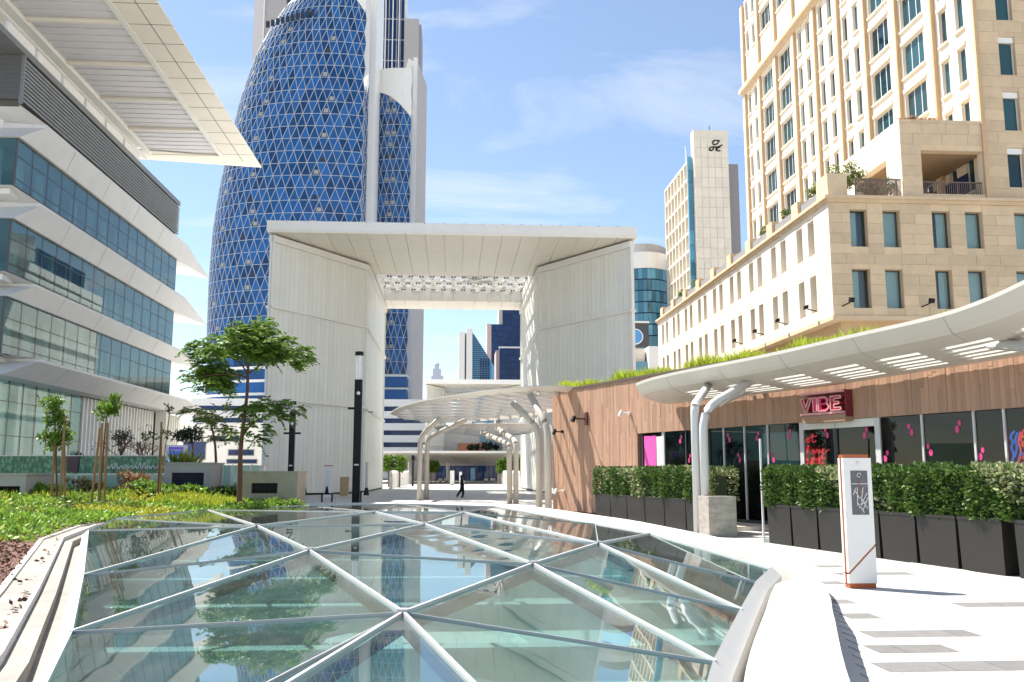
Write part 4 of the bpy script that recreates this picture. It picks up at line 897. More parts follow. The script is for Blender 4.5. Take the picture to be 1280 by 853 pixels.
facade('podium_front', ht, (PX, PY, zb), X, FW, zc-zb, fo, .55, Mstone, -Y)
Mcur = mat('pale_curtain', (.50, .52, .50), .9, .10, 5, stretch=(4, 4, .2)); Gcl = glass('clear_window_glass', (.84, .93, .93), 1.6, wave=.10, wscale=.9)
for i, a in enumerate(fo):
    window(ht, V((PX+a[0], PY+.5, zb+a[1])), X, -Y, a[2]-a[0], a[3]-a[1], Mmull, Gcl, nv=0); w_ = a[2]-a[0]
    s0, s1 = ((0, .55), (0, .8), (.05, 1), (.3, 1), (.45, 1), (0, 1))[(i*5) % 6]; obj('curtain', MB().box(PX+a[0]+w_*s0, PY+.62, zb+a[1], PX+a[0]+w_*s1, PY+.66, zb+a[3]), Mcur, ht)
stt += blocks((PX, PY, zb), X, -Y, FW, zc-zb, fo, .74, 1.9, .03)
obj('soffit_step', MB().box(PX+.8, PY+.8, zb-1.3, PX+FW, PY+PL-1, zb-.02), Mtan, ht); obj('soffit_step', MB().box(PX+1.8, PY+1.8, 0, PX+FW, PY+PL-2, zb-1.2), Mtan, ht)
obj('base_moulding', MB().box(PX-.12, PY-.12, zb-.3, PX+FW, PY+PL, zb-.01), Mstone, ht)
obj('podium_body', MB().box(PX+1.0, PY+1.4, zb, PX+FW, PY+PL-.2, zc-.05), Mgreyd, ht)
for i, (d, z0, z1) in enumerate(((.16, zc-.05, zc+.2), (.34, zc+.2, zc+.42))): obj('cornice', MB().box(PX-d, PY-d, z0, PX+FW, PY+PL, z1), Mstone, ht)
zr_ = zc+.42
# roof pillars with dark planter troughs between them on the left side
tp_ = []
for k in range(10):
    y = PY+.1+5.72*k; w = 1.3 if k else 2.0
    obj('parapet_pillar', MB().box(PX+.05, y, zr_, PX+1.5, y+w, zr_+(1.7 if k == 0 else 1.35)), Mstone, ht)
    if k < 9: tp_.append(obj('trough', MB().box(PX+.25, y+w+.02, zr_, PX+1.2, y+5.70, zr_+.95), Mgreyd, ht))
# tower, left side
rows = [24.1+4.27*k for k in range(10)]; BY = 5.72; kinds = 'nwwnnnwwn'[::1]; kinds = ['n', 'w', 'w', 'n', 'n', 'n', 'w', 'w', 'n']
TL = BY*9+.3; to_ = []; tz = zr_
for b, kd in enumerate(kinds):
    y0 = TY+.3+b*BY
    for zc_ in rows:
        if 51.0 < zc_ < 54.2: continue
        if kd == 'w': to_.append((y0+1.3, zc_-1.45, y0+4.75, zc_+1.45, 2))
        else:
            for q in (1.25, 3.55): to_.append((y0+q, zc_-1.4, y0+q+1.05, zc_+1.4, 0))
tops = [(TY+TL-a[2], a[1]-tz, TY+TL-a[0], a[3]-tz) for a in to_]
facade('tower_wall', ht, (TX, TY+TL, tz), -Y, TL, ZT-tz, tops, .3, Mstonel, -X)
for a in to_: window(ht, V((TX+.25, a[2], a[1])), -Y, -X, a[2]-a[0], a[3]-a[1], Mfin, Ghot, nv=a[4], nh=0, fw=.10)
hd = [(V((TX-.12, a[0]-.12, a[3]+.02)), Y*(a[2]-a[0]+.24), X*.3, Z*.32) for a in to_]+[(V((TX-.16, a[0]-.12, a[1]-.2)), Y*(a[2]-a[0]+.24), X*.3, Z*.16) for a in to_]
pieces('sill', hd, Mstonel, ht)
for k in range(10):
    y = TY+.3+k*BY; obj('pilaster', MB().box(TX-.28, y-.35, tz, TX+.02, y+.35, ZT), Mstonel, ht); obj('pilaster_strip', MB().box(TX-.33, y-.62, tz, TX-.02, y-.36, ZT), Mtan, ht)
obj('tower_body', MB().box(TX+.5, TY+.5, tz, TX+22, TY+TL, ZT), Mgreyd, ht)
for d, z0, z1 in ((.35, 51.4, 51.9), (.7, 51.9, 52.5), (.3, 52.5, 52.9)): obj('cornice', MB().box(TX-d, TY+.1, z0, TX-.0, TY+TL+d, z1), Mstone, ht)
obj('far_wall', MB().box(TX-.02, TY+TL-.02, tz, TX+20, TY+TL+.3, ZT), Mstonel, ht)
# tower front
to2 = []
for zc_ in [23.9+4.3*k for k in range(10)]:
    x0 = gy(1253, 120, TY).x
    for q in (0, 4.6, 9.2): to2.append((x0-TX+q, zc_-1.5-tz, x0-TX+q+1.25, zc_+1.5-tz))
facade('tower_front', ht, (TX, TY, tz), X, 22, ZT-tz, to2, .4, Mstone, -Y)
for a in to2: window(ht, V((TX+a[0], TY+.35, tz+a[1])), X, -Y, a[2]-a[0], a[3]-a[1], Mfin, Ghot, nh=0, fw=.09); obj('blind_box', MB().box(TX+a[0]+.02, TY+.1, tz+a[3]-.45, TX+a[2]-.02, TY+.3, tz+a[3]-.02), Mwhite, ht)
stt += blocks((TX, TY, tz), X, -Y, 22, 42-tz, to2, .86, 2.2, .03)
# terrace block with a loggia
bx0_, bx1_ = 32.05, TX-.02; zt_ = 27.3; bo = (gy(1152, 200, PY).x-bx0_, 21.75-tz, gy(1231, 200, PY).x-bx0_, 25.0-tz)
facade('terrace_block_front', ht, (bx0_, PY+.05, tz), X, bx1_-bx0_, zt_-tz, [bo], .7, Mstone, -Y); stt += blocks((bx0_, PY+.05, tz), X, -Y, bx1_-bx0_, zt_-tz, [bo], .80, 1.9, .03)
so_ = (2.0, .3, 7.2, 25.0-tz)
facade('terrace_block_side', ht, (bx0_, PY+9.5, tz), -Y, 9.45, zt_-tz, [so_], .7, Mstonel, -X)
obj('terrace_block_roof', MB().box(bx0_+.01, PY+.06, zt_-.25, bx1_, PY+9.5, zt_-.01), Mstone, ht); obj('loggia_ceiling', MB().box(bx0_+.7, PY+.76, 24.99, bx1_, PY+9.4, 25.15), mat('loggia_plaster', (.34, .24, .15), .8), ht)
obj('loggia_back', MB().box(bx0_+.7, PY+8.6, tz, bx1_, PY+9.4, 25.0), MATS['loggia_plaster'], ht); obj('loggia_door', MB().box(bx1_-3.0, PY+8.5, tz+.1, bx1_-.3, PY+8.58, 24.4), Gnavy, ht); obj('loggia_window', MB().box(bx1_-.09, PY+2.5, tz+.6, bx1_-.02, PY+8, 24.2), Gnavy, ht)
def railing(o, d, n, h, m, lab='railing'):
    o, d = V(o), V(d); L = d.length; e = d.normalized(); r = obj(lab, MB().bar(o+Z*h, o+d+Z*h, .09, .08).bar(o+Z*.08, o+d+Z*.08, .05), m, ht)
    for k in range(n+1): b = obj('baluster', MB().bar(o+e*(L*k/n), o+e*(L*k/n)+Z*h, .035 if k % 9 else .07), m, r)
Mrail = mat('bronze_railing', (.17, .12, .09), .5)
railing((PX+2.1, PY+.15, tz), (bx0_-PX-2.2, 0, 0), 40, 1.35, Mrail); railing((bx0_+bo[0]+.05, PY+.5, tz), (bo[2]-bo[0]-.1, 0, 0), 30, 1.35, Mrail)
pieces('stone_block', stt, Mstone, ht, 300); pieces('sunlit_block', stl, Mstonel, ht, 300)
for u, v in ((1053, 383), (1152, 384)):
    p = gy(u, v, PY); w = thing('flood_light', 'small black floodlight on an arm, %s of two low on the hotel front' % ('left' if u < 1100 else 'right'), 'light', (p.x, PY-.03, p.z))
    obj('arm', MB().bar((p.x, PY-.03, p.z), (p.x+.25, PY-.75, p.z+.15), .07), Mblack, w); obj('lamp_head', MB().ob((p.x+.15, PY-.95, p.z+.1), (.3, 0, 0), (0, .3, .1), (0, -.1, .3)), Mblack, w)
for i, y in enumerate((63.9, 69.8, 75.3, 81)):
    z = 13.6; w = thing('flood_light', 'black floodlight low on the sunlit hotel side, number %s from the corner' % ['one', 'two', 'three', 'four'][i], 'light', (PX-.03, y, z)); w['label'] = ['black floodlight by the lowest slit window nearest the hotel corner', 'black floodlight under the second pair of slit windows on the hotel side', 'black floodlight under the third pair of slit windows on the hotel side', 'black floodlight under the fourth pair of slit windows on the hotel side'][i]
    obj('arm', MB().bar((PX-.03, y, z), (PX-.7, y, z+.15), .07), Mblack, w); obj('lamp_head', MB().ob((PX-.95, y-.12, z+.1), (.3, 0, .1), (0, .24, 0), (0, 0, .28)), Mblack, w)
# plants on the terraces
def shrub(name, label, c, r, n, mats_, size=.16, stem=None, group=None, mi=None, clump=.35, k=14):
    t = thing(name, label, 'shrub' if 'tree' not in name else 'tree', c, group); c = V(c)
    pts = blob(n, (c.x, c.y, c.z+r[2]), r, clump, k); obj('foliage', leafmesh('foliage', pts, size, mats_, flat=.3), None, t)
    st = MB()
    for q in range(4): st.tube([c, c+V((random.uniform(-.5, .5)*r[0], random.uniform(-.5, .5)*r[1], r[2]*1.2))], .02+.02*r[2], 5, .01)
    obj('stem', st, Mbark, t); return t
shrub('terrace_shrub', 'pale green bushy shrub on the hotel terrace beside the corner pillar', gy(1056, 218, 62.5)-Z*1.4, (1.5, 1.1, 1.2), 1500, [Lpale, Lcovery], .22)
shrub('terrace_shrub', 'olive bush behind the left part of the terrace railing', gy(1082, 236, 62.2)-Z*.4, (.9, .6, .55), 800, Lhedge); shrub('terrace_shrub', 'round olive bush behind the right part of the terrace railing', gy(1113, 236, 62.2)-Z*.5, (1.05, .6, .65), 900, Lhedge)
names = ['green plant in the hotel roof trough nearest the corner', 'green plant in the second roof trough from the hotel corner', 'green plant in the third roof trough from the hotel corner', 'small plant in the sixth roof trough from the hotel corner', 'small plant in the last roof trough at the far end']
for k, nm in zip((0, 1, 2, 6, 7), names): shrub('trough_plant', nm, (PX+.7, PY+.1+5.72*k+3.6, zr_+.9), (.5, 1.4, .6), 500, [Lpale, Lhedge][k % 2], .2)
for i, (u, w) in enumerate(((1137, .9), (1158, 1.2))): shrub('roof_flowers', ['small rust coloured planting on the near corner of the terrace block', 'longer rust coloured planting on top of the terrace block'][i], (gy(u, 148, PY+.6).x, PY+.6, zt_-.05), (w, .3, .3), 300, Lbrown, .14)
# ================================================================== RESTAURANT with timber wall
wd = V((.367, -.93, 0)).normalized(); wnn = V((wd.y, -wd.x, 0)); WO = V((6.75, 43.77, 0))-wd*4.13; WL = 38.0; WH = 6.2; WZ = 3.68
def gw(u, v, off=0): return gp(u, v, WO+wnn*off, wnn)
def wt(u): return (gw(u, 540)-WO).dot(wd)
def wp(t, z, off=0): return WO+wd*t+wnn*off+Z*z
rs = thing('timber_restaurant', 'low restaurant building clad in vertical wood planks with dark shop windows', 'restaurant', tuple(WO+wd*12-wnn*4))
t0 = wt(797); op = [(t0, .25, WL-.01, WZ)]
obj('wall_backing', MB().ob(wp(0, 0, -.25), wd*t0, -wnn*.3, Z*WH).ob(wp(t0, WZ+.02, -.25), wd*(WL-t0), -wnn*.3, Z*(WH-WZ-.02)).ob(wp(t0, 0, -.05), wd*(WL-t0), -wnn*.5, Z*.25), Mgap, rs)
pk = []; pw = .152; k = 0
while k*pw < WL:
    t = k*pw; zb_ = WZ if t+pw/2 > t0 else .06; z = zb_; first = True
    while z < WH-.10:
        l = random.uniform(.4, 2.6) if first else random.uniform(1.4, 2.6); first = False
        if WH-.08-(z+l) < .5: l = WH-.08-z
        pr = random.uniform(0, .012); pk.append((wp(t+.003, z+.003, -.25), wd*(pw-.006), wnn*(.25+pr), Z*(l-.006))); z += l
    k += 1
pieces('plank', pk, Mwood, rs, 300)
obj('roof_edge', MB().ob(wp(-.05, WH-.08, -.4), wd*(WL+.1), wnn*.46, Z*.10), mat('dark_roof_edge', (.12, .09, .07), .6), rs)
obj('end_wall', MB().ob(wp(-.02, 0, -9), wnn*8.99, wd*.2, Z*(WH-.1)), Mwood, rs)
obj('roof', MB().ob(wp(0, WH-.5, -10), wd*WL, wnn*9.7, Z*.4), Msoil, rs)
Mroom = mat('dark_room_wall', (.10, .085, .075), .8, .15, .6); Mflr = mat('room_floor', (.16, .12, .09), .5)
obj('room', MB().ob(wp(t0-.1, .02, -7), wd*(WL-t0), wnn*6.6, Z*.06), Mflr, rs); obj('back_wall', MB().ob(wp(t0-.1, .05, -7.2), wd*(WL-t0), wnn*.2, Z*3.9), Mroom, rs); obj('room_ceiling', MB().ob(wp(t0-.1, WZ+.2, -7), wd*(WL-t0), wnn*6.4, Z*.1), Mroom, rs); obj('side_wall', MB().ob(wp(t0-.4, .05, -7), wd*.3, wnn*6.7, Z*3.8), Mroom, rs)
us = [801, 826, 855, 884, 902, 928, 957, 998, 1042, 1092, 1150, 1215, 1253, 1330, 1420]; thick = {826: .16, 998: .17, 1092: .2}
for a, b in zip(us, us[1:]):
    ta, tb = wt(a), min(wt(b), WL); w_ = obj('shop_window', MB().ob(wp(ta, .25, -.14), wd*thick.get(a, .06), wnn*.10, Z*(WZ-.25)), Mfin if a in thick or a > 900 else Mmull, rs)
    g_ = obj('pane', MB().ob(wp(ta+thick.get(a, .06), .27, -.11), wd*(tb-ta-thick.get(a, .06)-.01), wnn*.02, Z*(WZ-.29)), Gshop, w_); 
    if a >= 1092: obj('rail', MB().ob(wp(ta+.1, 2.17, -.5), wd*(tb-ta-.1), wnn*.05, Z*.05), Mfin, w_); obj('screen', MB().ob(wp(ta+.1, .3, -.52), wd*(tb-ta-.1), wnn*.02, Z*1.86), mat('green_screen', (.03, .11, .085), .4) if 'green_screen' not in MATS else MATS['green_screen'], w_)
ta, tb = wt(998)+.17, wt(1092); obj('door_lintel', MB().ob(wp(ta, WZ-.26, -.2), wd*(tb-ta), wnn*.16, Z*.25), Mcream, rs)
obj('door_frame', MB().ob(wp(wt(1042)-.04, .25, -.16), wd*.1, wnn*.14, Z*(WZ-.52)), Mmull, rs)
obj('pink_door', MB().ob(wp(wt(804), .3, -.10), wd*(wt(818.5)-wt(804)), wnn*.06, Z*3.25), Mpink, rs); obj('white_panel', MB().ob(wp(wt(819), .3, -.10), wd*(wt(826)-wt(819)), wnn*.05, Z*3.2), Mwhite, rs)
obj('curtain', MB().ob(wp(wt(1044), .3, -1.2), wd*(tb-wt(1044)), wnn*.08, Z*3.2), mat('brown_curtain', (.075, .045, .035), .9), rs); obj('teal_panel', MB().ob(wp(wt(903), .3, -2.0), wd*1.9, wnn*.08, Z*3.2), mat('teal_panel', (.12, .34, .40), .5, emit=(.12, .38, .45), es=.35), rs)
obj('green_panel', MB().ob(wp(wt(830), .3, -1.4), wd*(wt(850)-wt(830)), wnn*.08, Z*3.2), mat('green_panel', (.06, .09, .05), .7), rs); obj('column', MB().tube([wp(wt(978), .1, -1.2), wp(wt(978), 3.8, -1.2)], .25, 12), Mcream, rs)
for u, v, up in ((830, 573, 0), (862, 573, 1), (851, 549, 1), (911, 547, 0), (924, 572, 0), (947, 545, 1), (966, 572, 0), (987, 543, 1), (1033, 541, 0), (1082, 541, 1), (1108, 570, 1), (1138, 537, 0), (1162, 562, 0), (1198, 533, 1), (1227, 567, 1)):
    c = gw(u, v, -.085); s = .085; tl = (.5 if up else -.45); ax = (Z+wd*tl).normalized(); mbd = MB()
    for q, r in ((-.10, 1.0), (.10, .8)):
        n_ = 14; e = c+ax*q; mbd.prism([e+wd*math.cos(2*math.pi*i/n_)*s*r*.8+Z*math.sin(2*math.pi*i/n_)*s*r*1.2+wnn*(.002 if q > 0 else 0) for i in range(n_)], wnn*.006)
    obj('pink_sticker', mbd, Mpinkd, rs)
# roof grass along the edge
gpz = []; gd = []
for _ in range(15000):
    t = random.uniform(.3, WL); off = -.15-abs(random.gauss(0, .5)); cl = .55+.45*math.sin(t*1.9)*math.sin(t*.77+1)
    if random.random() > .35+.65*cl: continue
    gpz.append(tuple(wp(t, WH-.08, off))); gd.append((random.gauss(0, .35), random.gauss(0, .35), 1))
gl = np.array([.38+.22*math.sin(p[1]*1.7)*math.sin(p[1]*.6+1) for p in gpz])
obj('roof_grass', leafmesh('roof_grass', gpz, gl*1.05, Lgrass, dirs=gd, ar=.07), None, kind='stuff')
# VIBE sign
sv = gw(1039, 505); st = (sv-WO).dot(wd); sgn = thing('restaurant_sign', 'red three dimensional VIBE sign standing off the wood wall', 'sign', tuple(sv))
za, zb2_ = gw(1039, 522).z, gw(1039, 489).z; tl0, tl1 = wt(1012.5), wt(1066); Lw = tl1-tl0; hh_ = zb2_-za
fm = frame(wp(tl0+.07, za+.17, .34), wd, Z, wnn)
fs = hh_*.86
x_ = 0
for ch, wch in (('V', .30), ('I', .13), ('B', .27), ('E', .25)):
    mtx = frame(wp(tl0+Lw*(x_+.015), za+.2, .30), wd*(Lw/2.25), Z*fs*1.02, wnn); o = text('letter', ch, Mred, 1.0, .2, mtx, sgn)
    bb = [v.co.x for v in o.data.vertices]; by = [v.co.y for v in o.data.vertices]; sx = Lw*wch*.93/(max(bb)-min(bb)); sy = (hh_-.42)/(max(by)-min(by))
    base_ = wp(tl0+Lw*(x_+.03)-min(bb)*sx, za+.2-min(by)*sy, .18); o.matrix_basis = frame(base_, wd*sx, Z*sy, wnn)
    f2 = obj('letter_face', o.data.copy(), None, o, basis=M4.Translation((0, 0, .19))@M4.Diagonal((1, 1, .1, 1))); f2.data.materials.clear(); f2.data.materials.append(Mmag if ch in 'IB' else MATS['red_sign'])
    if ch != 'I':
        oc = text('letter_outline', ch, mat('pale_pink_edge', (.75, .35, .36), .4) if 'pale_pink_edge' not in MATS else MATS['pale_pink_edge'], 1.0, .012, M4.Identity(4), None)
        bpy.data.objects.remove(oc)
    x_ += wch
Medge = MATS['pale_pink_edge']
x_ = 0
def seg(*q): return [wp(tl0+Lw*a, za+.2+(hh_-.42)*b, .40) for a, b in q]
ol = MB()
for q in (((.02, 1), (.13, 0), (.17, 0), (.30, 1)), ((.02, 1), (.09, 1), (.155, .35), (.23, 1), (.30, 1)), ((.33, 0), (.33, 1), (.42, 1), (.42, 0), (.33, 0)), ((.46, 0), (.46, 1), (.62, 1), (.69, .8), (.66, .55), (.71, .25), (.64, 0), (.46, 0)), ((.74, 0), (.74, 1), (.97, 1), (.97, .82), (.82, .82), (.82, .6), (.93, .6), (.93, .42), (.82, .42), (.82, .18), (.97, .18), (.97, 0), (.74, 0))):
    p = seg(*q)
    for a, b in zip(p, p[1:]): ol.bar(a, b, .035, .04, up=wnn)
obj('letter_outline', ol, Medge, sgn)
obj('top_bar', MB().ob(wp(tl0, zb2_-.10, .05), wd*Lw, wnn*.34, Z*.07), Medge, sgn); obj('bottom_bar', MB().ob(wp(tl0, za+.09, .05), wd*Lw, wnn*.34, Z*.07), Medge, sgn); obj('base_board', MB().ob(wp(tl0+.03, za-.16, .0), wd*Lw, wnn*.33, Z*.24), Mwood, sgn); obj('side_return', MB().ob(wp(tl1, za-.02, .0), wd*.06, wnn*.28, Z*(hh_)), mat('dark_red_return', (.16, .02, .03), .5), sgn); obj('back_tray', MB().ob(wp(tl0, za+.05, .0), wd*Lw, wnn*.06, Z*(hh_-.1)), mat('sign_tray', (.24, .06, .05), .5), sgn)
# neon writing and neon figure behind the glass
def neon(name, col, s): return mat(name, col, .4, emit=col, es=s)
Nred, Nblue, Nora, Npk = neon('red_neon', (1, .06, .09), 1.6), neon('blue_neon', (.05, .25, 1), 1.3), neon('orange_neon', (1, .3, .04), 1.3), neon('pink_neon', (1, .15, .35), 1.3)
nt = thing('neon_writing', 'red neon handwriting reading not all my age in the shop window', 'neon sign', tuple(gw(1018, 560, -.35)))
def ns(*q, off=-.35): return line([gw(u, v, off) for u, v in q], 4)
nb_ = MB()
for q in (((1003, 553), (1004, 549), (1006, 549), (1007, 553)), ((1008, 552), (1010, 548), (1012, 551), (1010, 553), (1008, 551)), ((1016, 542), (1015, 550), (1017, 553), (1020, 551)), ((1012, 547), (1021, 545)), ((1003, 567), (1005, 561), (1007, 566), (1004, 568)), ((1008, 568), (1011, 558), (1009, 560), (1008, 568)), ((1015, 568), (1017, 562), (1019, 567), (1021, 562), (1023, 567)), ((1024, 562), (1026, 566), (1029, 561)), ((1030, 561), (1027, 573), (1024, 573), (1036, 562))): nb_.tube(ns(*q), .022, 6)
obj('script_tube', nb_, Nred, nt); nb_ = MB()
for q in (((1004, 586), (1008, 573), (1012, 586)), ((1006, 581), (1011, 581)), ((1021, 575), (1016, 573), (1014, 580), (1017, 586), (1021, 585), (1021, 580), (1018, 580)), ((1031, 573), (1024, 573), (1024, 586), (1031, 586)), ((1024, 579), (1030, 579))):
    p = [gw(u, v, -.35) for u, v in q]
    for a, b in zip(p, p[1:]): nb_.bar(a, b, .09, .04, up=wnn)
obj('block_tube', nb_, Nred, nt); obj('red_back', MB().ob(gw(1003, 587, -.42), wd*(wt(1032)-wt(1003)), wnn*.02, Z*.78), mat('red_acrylic', (.35, .02, .03), .4), nt)
nf = thing('neon_sign', 'tangle of blue, pink and orange neon tubes at the right picture edge', 'neon sign', tuple(gw(1280, 560, -.35)))
for m, qs in ((Nblue, (((1268, 539), (1263, 546), (1266, 553), (1264, 560), (1267, 568), (1265, 578)), ((1272, 541), (1269, 550), (1271, 560), (1268, 572)), ((1274, 570), (1280, 567), (1286, 572)))), (Npk, (((1276, 540), (1273, 552), (1276, 565), (1272, 580)), ((1290, 540), (1283, 552), (1288, 566), (1281, 580)))), (Nora, (((1278, 545), (1283, 550), (1277, 556), (1284, 560)), ((1282, 538), (1286, 546), (1291, 552)))), (Nred, (((1280, 537), (1276, 549), (1282, 562), (1278, 574)), ((1276, 581), (1284, 577), (1292, 583)), ((1285, 542), (1281, 557), (1286, 575))))):
    nb_ = MB()
    for q in qs: nb_.tube(ns(*q), .03, 6)
    obj('neon_tube', nb_, m, nf)
# wall fixtures
def flood(u, v, label, big, white=False):
    p = gw(u, v); m = Mwhite if white else Mblack; w = thing('wall_spotlight', label, 'light', tuple(p)); L = .75 if big else .5
    obj('wall_plate', MB().ob(p-wd*(.12 if big else .06)-Z*(.3 if big else .06), wd*(.24 if big else .12), wnn*.1, Z*(.62 if big else .14)), mat('rusty_plate', (.10, .035, .025), .6) if big and 'rusty_plate' not in MATS else (MATS['rusty_plate'] if big else m), w)
    obj('arm', MB().tube([p, p+wnn*L-Z*.0, p+wnn*(L+.05)-Z*.08], .035, 7), m, w); q = p+wnn*L; obj('lamp_head', MB().tube([q+Z*.12-wnn*.05, q-Z*.14+wnn*.08], .065 if not big else .09, 10, .085 if not big else .12), m, w)
    return w
flood(734, 524, 'big black floodlight with a rusty plate high on the plank wall', True); flood(704, 540, 'small black spotlight left of the big floodlight on the plank wall', False); flood(788, 517, 'small white spotlight high on the plank wall, above the hedge', False, True); flood(942, 494, 'white spotlight on the planks behind the canopy arm', False, True)
w = flood(706, 614, 'white twin spotlight low on the plank wall near the columns', False, True); p = gw(702, 614); obj('lamp_head', MB().tube([p+wnn*.45+Z*.12, p+wnn*.5-Z*.12], .10, 10, .13), Mwhite, w)
# ================================================================== LARGE CANOPY in front of the restaurant
cn = thing('leaf_canopy', 'big white curved canopy with slotted soffit and bent tube columns, over the restaurant front', 'canopy', (8.1, 29.6, 0))
OFF = 3.0
oe = [(795, 479), (812, 473), (840, 466), (880, 458), (960, 442), (1060, 419), (1160, 396), (1220, 377), (1280, 350), (1350, 312)]
op_ = line([gw(u, v, OFF) for u, v in oe], 6)
ts = [(p-WO).dot(wd) for p in op_]; tin0 = wt(842)
def inner(t): 
    f = min(1, (t-ts[0])/6.0); tt = tin0+(t-ts[0])*1.0-(tin0-ts[0])*f*.85
    return tt
def cS(k, c, top=False):
    o = op_[k]; t = ts[k]; i = wp(inner(t), 5.02+max(0, t-20)*.03, .12)
    p = o+(i-o)*c
    rise = .10*math.sin(math.pi*c)
    th = .10+.26*min(1, c/.12) if c < .12 else .36-.16*(c-.12)
    return p-Z*rise if top else p-Z*(th+rise)
K = len(op_)
def loft(c0, c1, k0, k1, nc=3):
    mb = MB()
    cs = [c0+(c1-c0)*i/nc for i in range(nc+1)]
    for k in range(k0, k1):
        for a, b in zip(cs, cs[1:]):
            mb.quad(cS(k, a), cS(k+1, a), cS(k+1, b), cS(k, b)); mb.quad(cS(k, a, 1), cS(k, b, 1), cS(k+1, b, 1), cS(k+1, a, 1))
        mb.quad(cS(k, c0), cS(k, c0, 1), cS(k+1, c0, 1), cS(k+1, c0)); mb.quad(cS(k, c1), cS(k+1, c1), cS(k+1, c1, 1), cS(k, c1, 1))
    for k in (k0, k1):
        for a, b in zip(cs, cs[1:]): mb.quad(cS(k, a), cS(k, b), cS(k, b, 1), cS(k, a, 1))
    return mb
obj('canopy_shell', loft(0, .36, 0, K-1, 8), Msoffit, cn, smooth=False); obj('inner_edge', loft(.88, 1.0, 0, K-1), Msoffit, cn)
def kt(t):  # section index (float) at wall coordinate t
    return float(np.interp(t, ts, range(K)))
def cSf(kf, c, top=False):
    k = min(K-2, int(kf)); f = kf-k; return cS(k, c, top)*(1-f)+cS(k+1, c, top)*f
t = ts[0]; slats = []; rib_ = 0
ends = [(ts[0], ts[0]+2.0)]
t = ts[0]+2.0; cells = []
while t < ts[-1]-1.2: cells.append((t, t+1.6)); ends.append((t+1.6, min(ts[-1], t+2.2))); t += 2.2
ends.append((t, ts[-1])) if t < ts[-1] else None
for a, b in ends:
    if b-a < .05: continue
    mb = MB(); n_ = max(2, int((b-a)/.4)); kk = [kt(a+(b-a)*i/n_) for i in range(n_+1)]; cc = [.36, .52, .70, .88]
    for k0, k1 in zip(kk, kk[1:]):
        for c0, c1 in zip(cc, cc[1:]): mb.quad(cSf(k0, c0), cSf(k1, c0), cSf(k1, c1), cSf(k0, c1)); mb.quad(cSf(k0, c0, 1), cSf(k0, c1, 1), cSf(k1, c1, 1), cSf(k1, c0, 1))
    for k0 in (kk[0], kk[-1]):
        for c0, c1 in zip(cc, cc[1:]): mb.quad(cSf(k0, c0), cSf(k0, c1), cSf(k0, c1, 1), cSf(k0, c0, 1))
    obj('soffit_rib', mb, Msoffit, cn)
for a, b in cells:
    for s_ in range(5):
        c0 = .362+s_*.104; c1 = c0+.058; k0, k1 = kt(a), kt(b); mb = MB()
        fa, fb_ = cSf(k0, c1-.004), cSf(k1, c1-.004); mb.ob(fa, fb_-fa, -wnn*.03, Z*.32); obj('soffit_slat', mb, Mwhite, cn)
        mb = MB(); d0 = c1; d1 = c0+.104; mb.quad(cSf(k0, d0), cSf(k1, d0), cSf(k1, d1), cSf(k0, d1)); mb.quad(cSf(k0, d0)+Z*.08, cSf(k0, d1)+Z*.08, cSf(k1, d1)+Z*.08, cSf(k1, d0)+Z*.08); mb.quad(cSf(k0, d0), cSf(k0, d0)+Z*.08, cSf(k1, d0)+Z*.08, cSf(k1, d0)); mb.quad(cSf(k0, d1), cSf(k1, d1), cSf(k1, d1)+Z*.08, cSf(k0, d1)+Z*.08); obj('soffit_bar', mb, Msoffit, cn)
tq = ts[0]+2.0
while tq < ts[-1]:
    kq = kt(tq); mb = MB(); cc = [0, .04, .08, .12, .2, .28, .36]
    for c0, c1 in zip(cc, cc[1:]): mb.bar(cSf(kq, c0)-Z*.004, cSf(kq, c1)-Z*.004, .014, .008)
    obj('shell_joint', mb, Msteel, cn); tq += 3.0
def post(parent, base, knee, end, r=.14, m=None, dr=.7):
    obj('base_plate', MB().tube([V(base), V(base)+Z*.03], r*1.9, 14), Msteel, parent)
    return obj('column', MB().tube(bend(base, knee, end, dr, 7), r, 14), m or Mtube, parent, smooth=True)
Mtube = mat('grey_painted_tube', (.62, .62, .60), .35, .03, 2)
e1 = gw(962, 462, 1.5); b1_ = gz(883, 669, 0); k1_ = V((b1_.x, b1_.y, gy(882, 512, b1_.y).z))
ke = cSf(kt((b1_-WO).dot(wd)+1.2), .30); post(cn, b1_, k1_, gy(962, 463, b1_.y+1.2))
b2_ = b1_+V((.55, 2.0, 0)); k2_ = V((b2_.x, b2_.y, gy(897, 512, b2_.y).z)); post(cn, b2_, k2_, gy(952, 480, b2_.y+1.2))
b3_ = b1_+V((-.20, .25, 0)); k3_ = V((b3_.x, b3_.y, gy(876, 507, b3_.y).z)); post(cn, b3_, k3_, gy(887, 480, b3_.y+2.4), dr=.25)
b4_ = V((14.2, 19.0, 0)); post(cn, b4_, b4_+Z*4.6, gw(1238, 430, 1.4)); 
for a, b in (((900, 508), (915, 496)), ((930, 485), (948, 473))): obj('column_cap', MB().bar(gy(a[0], a[1], b2_.y-.35), gy(b[0], b[1], b2_.y-.35), .10, .03), Mwhite, cn)
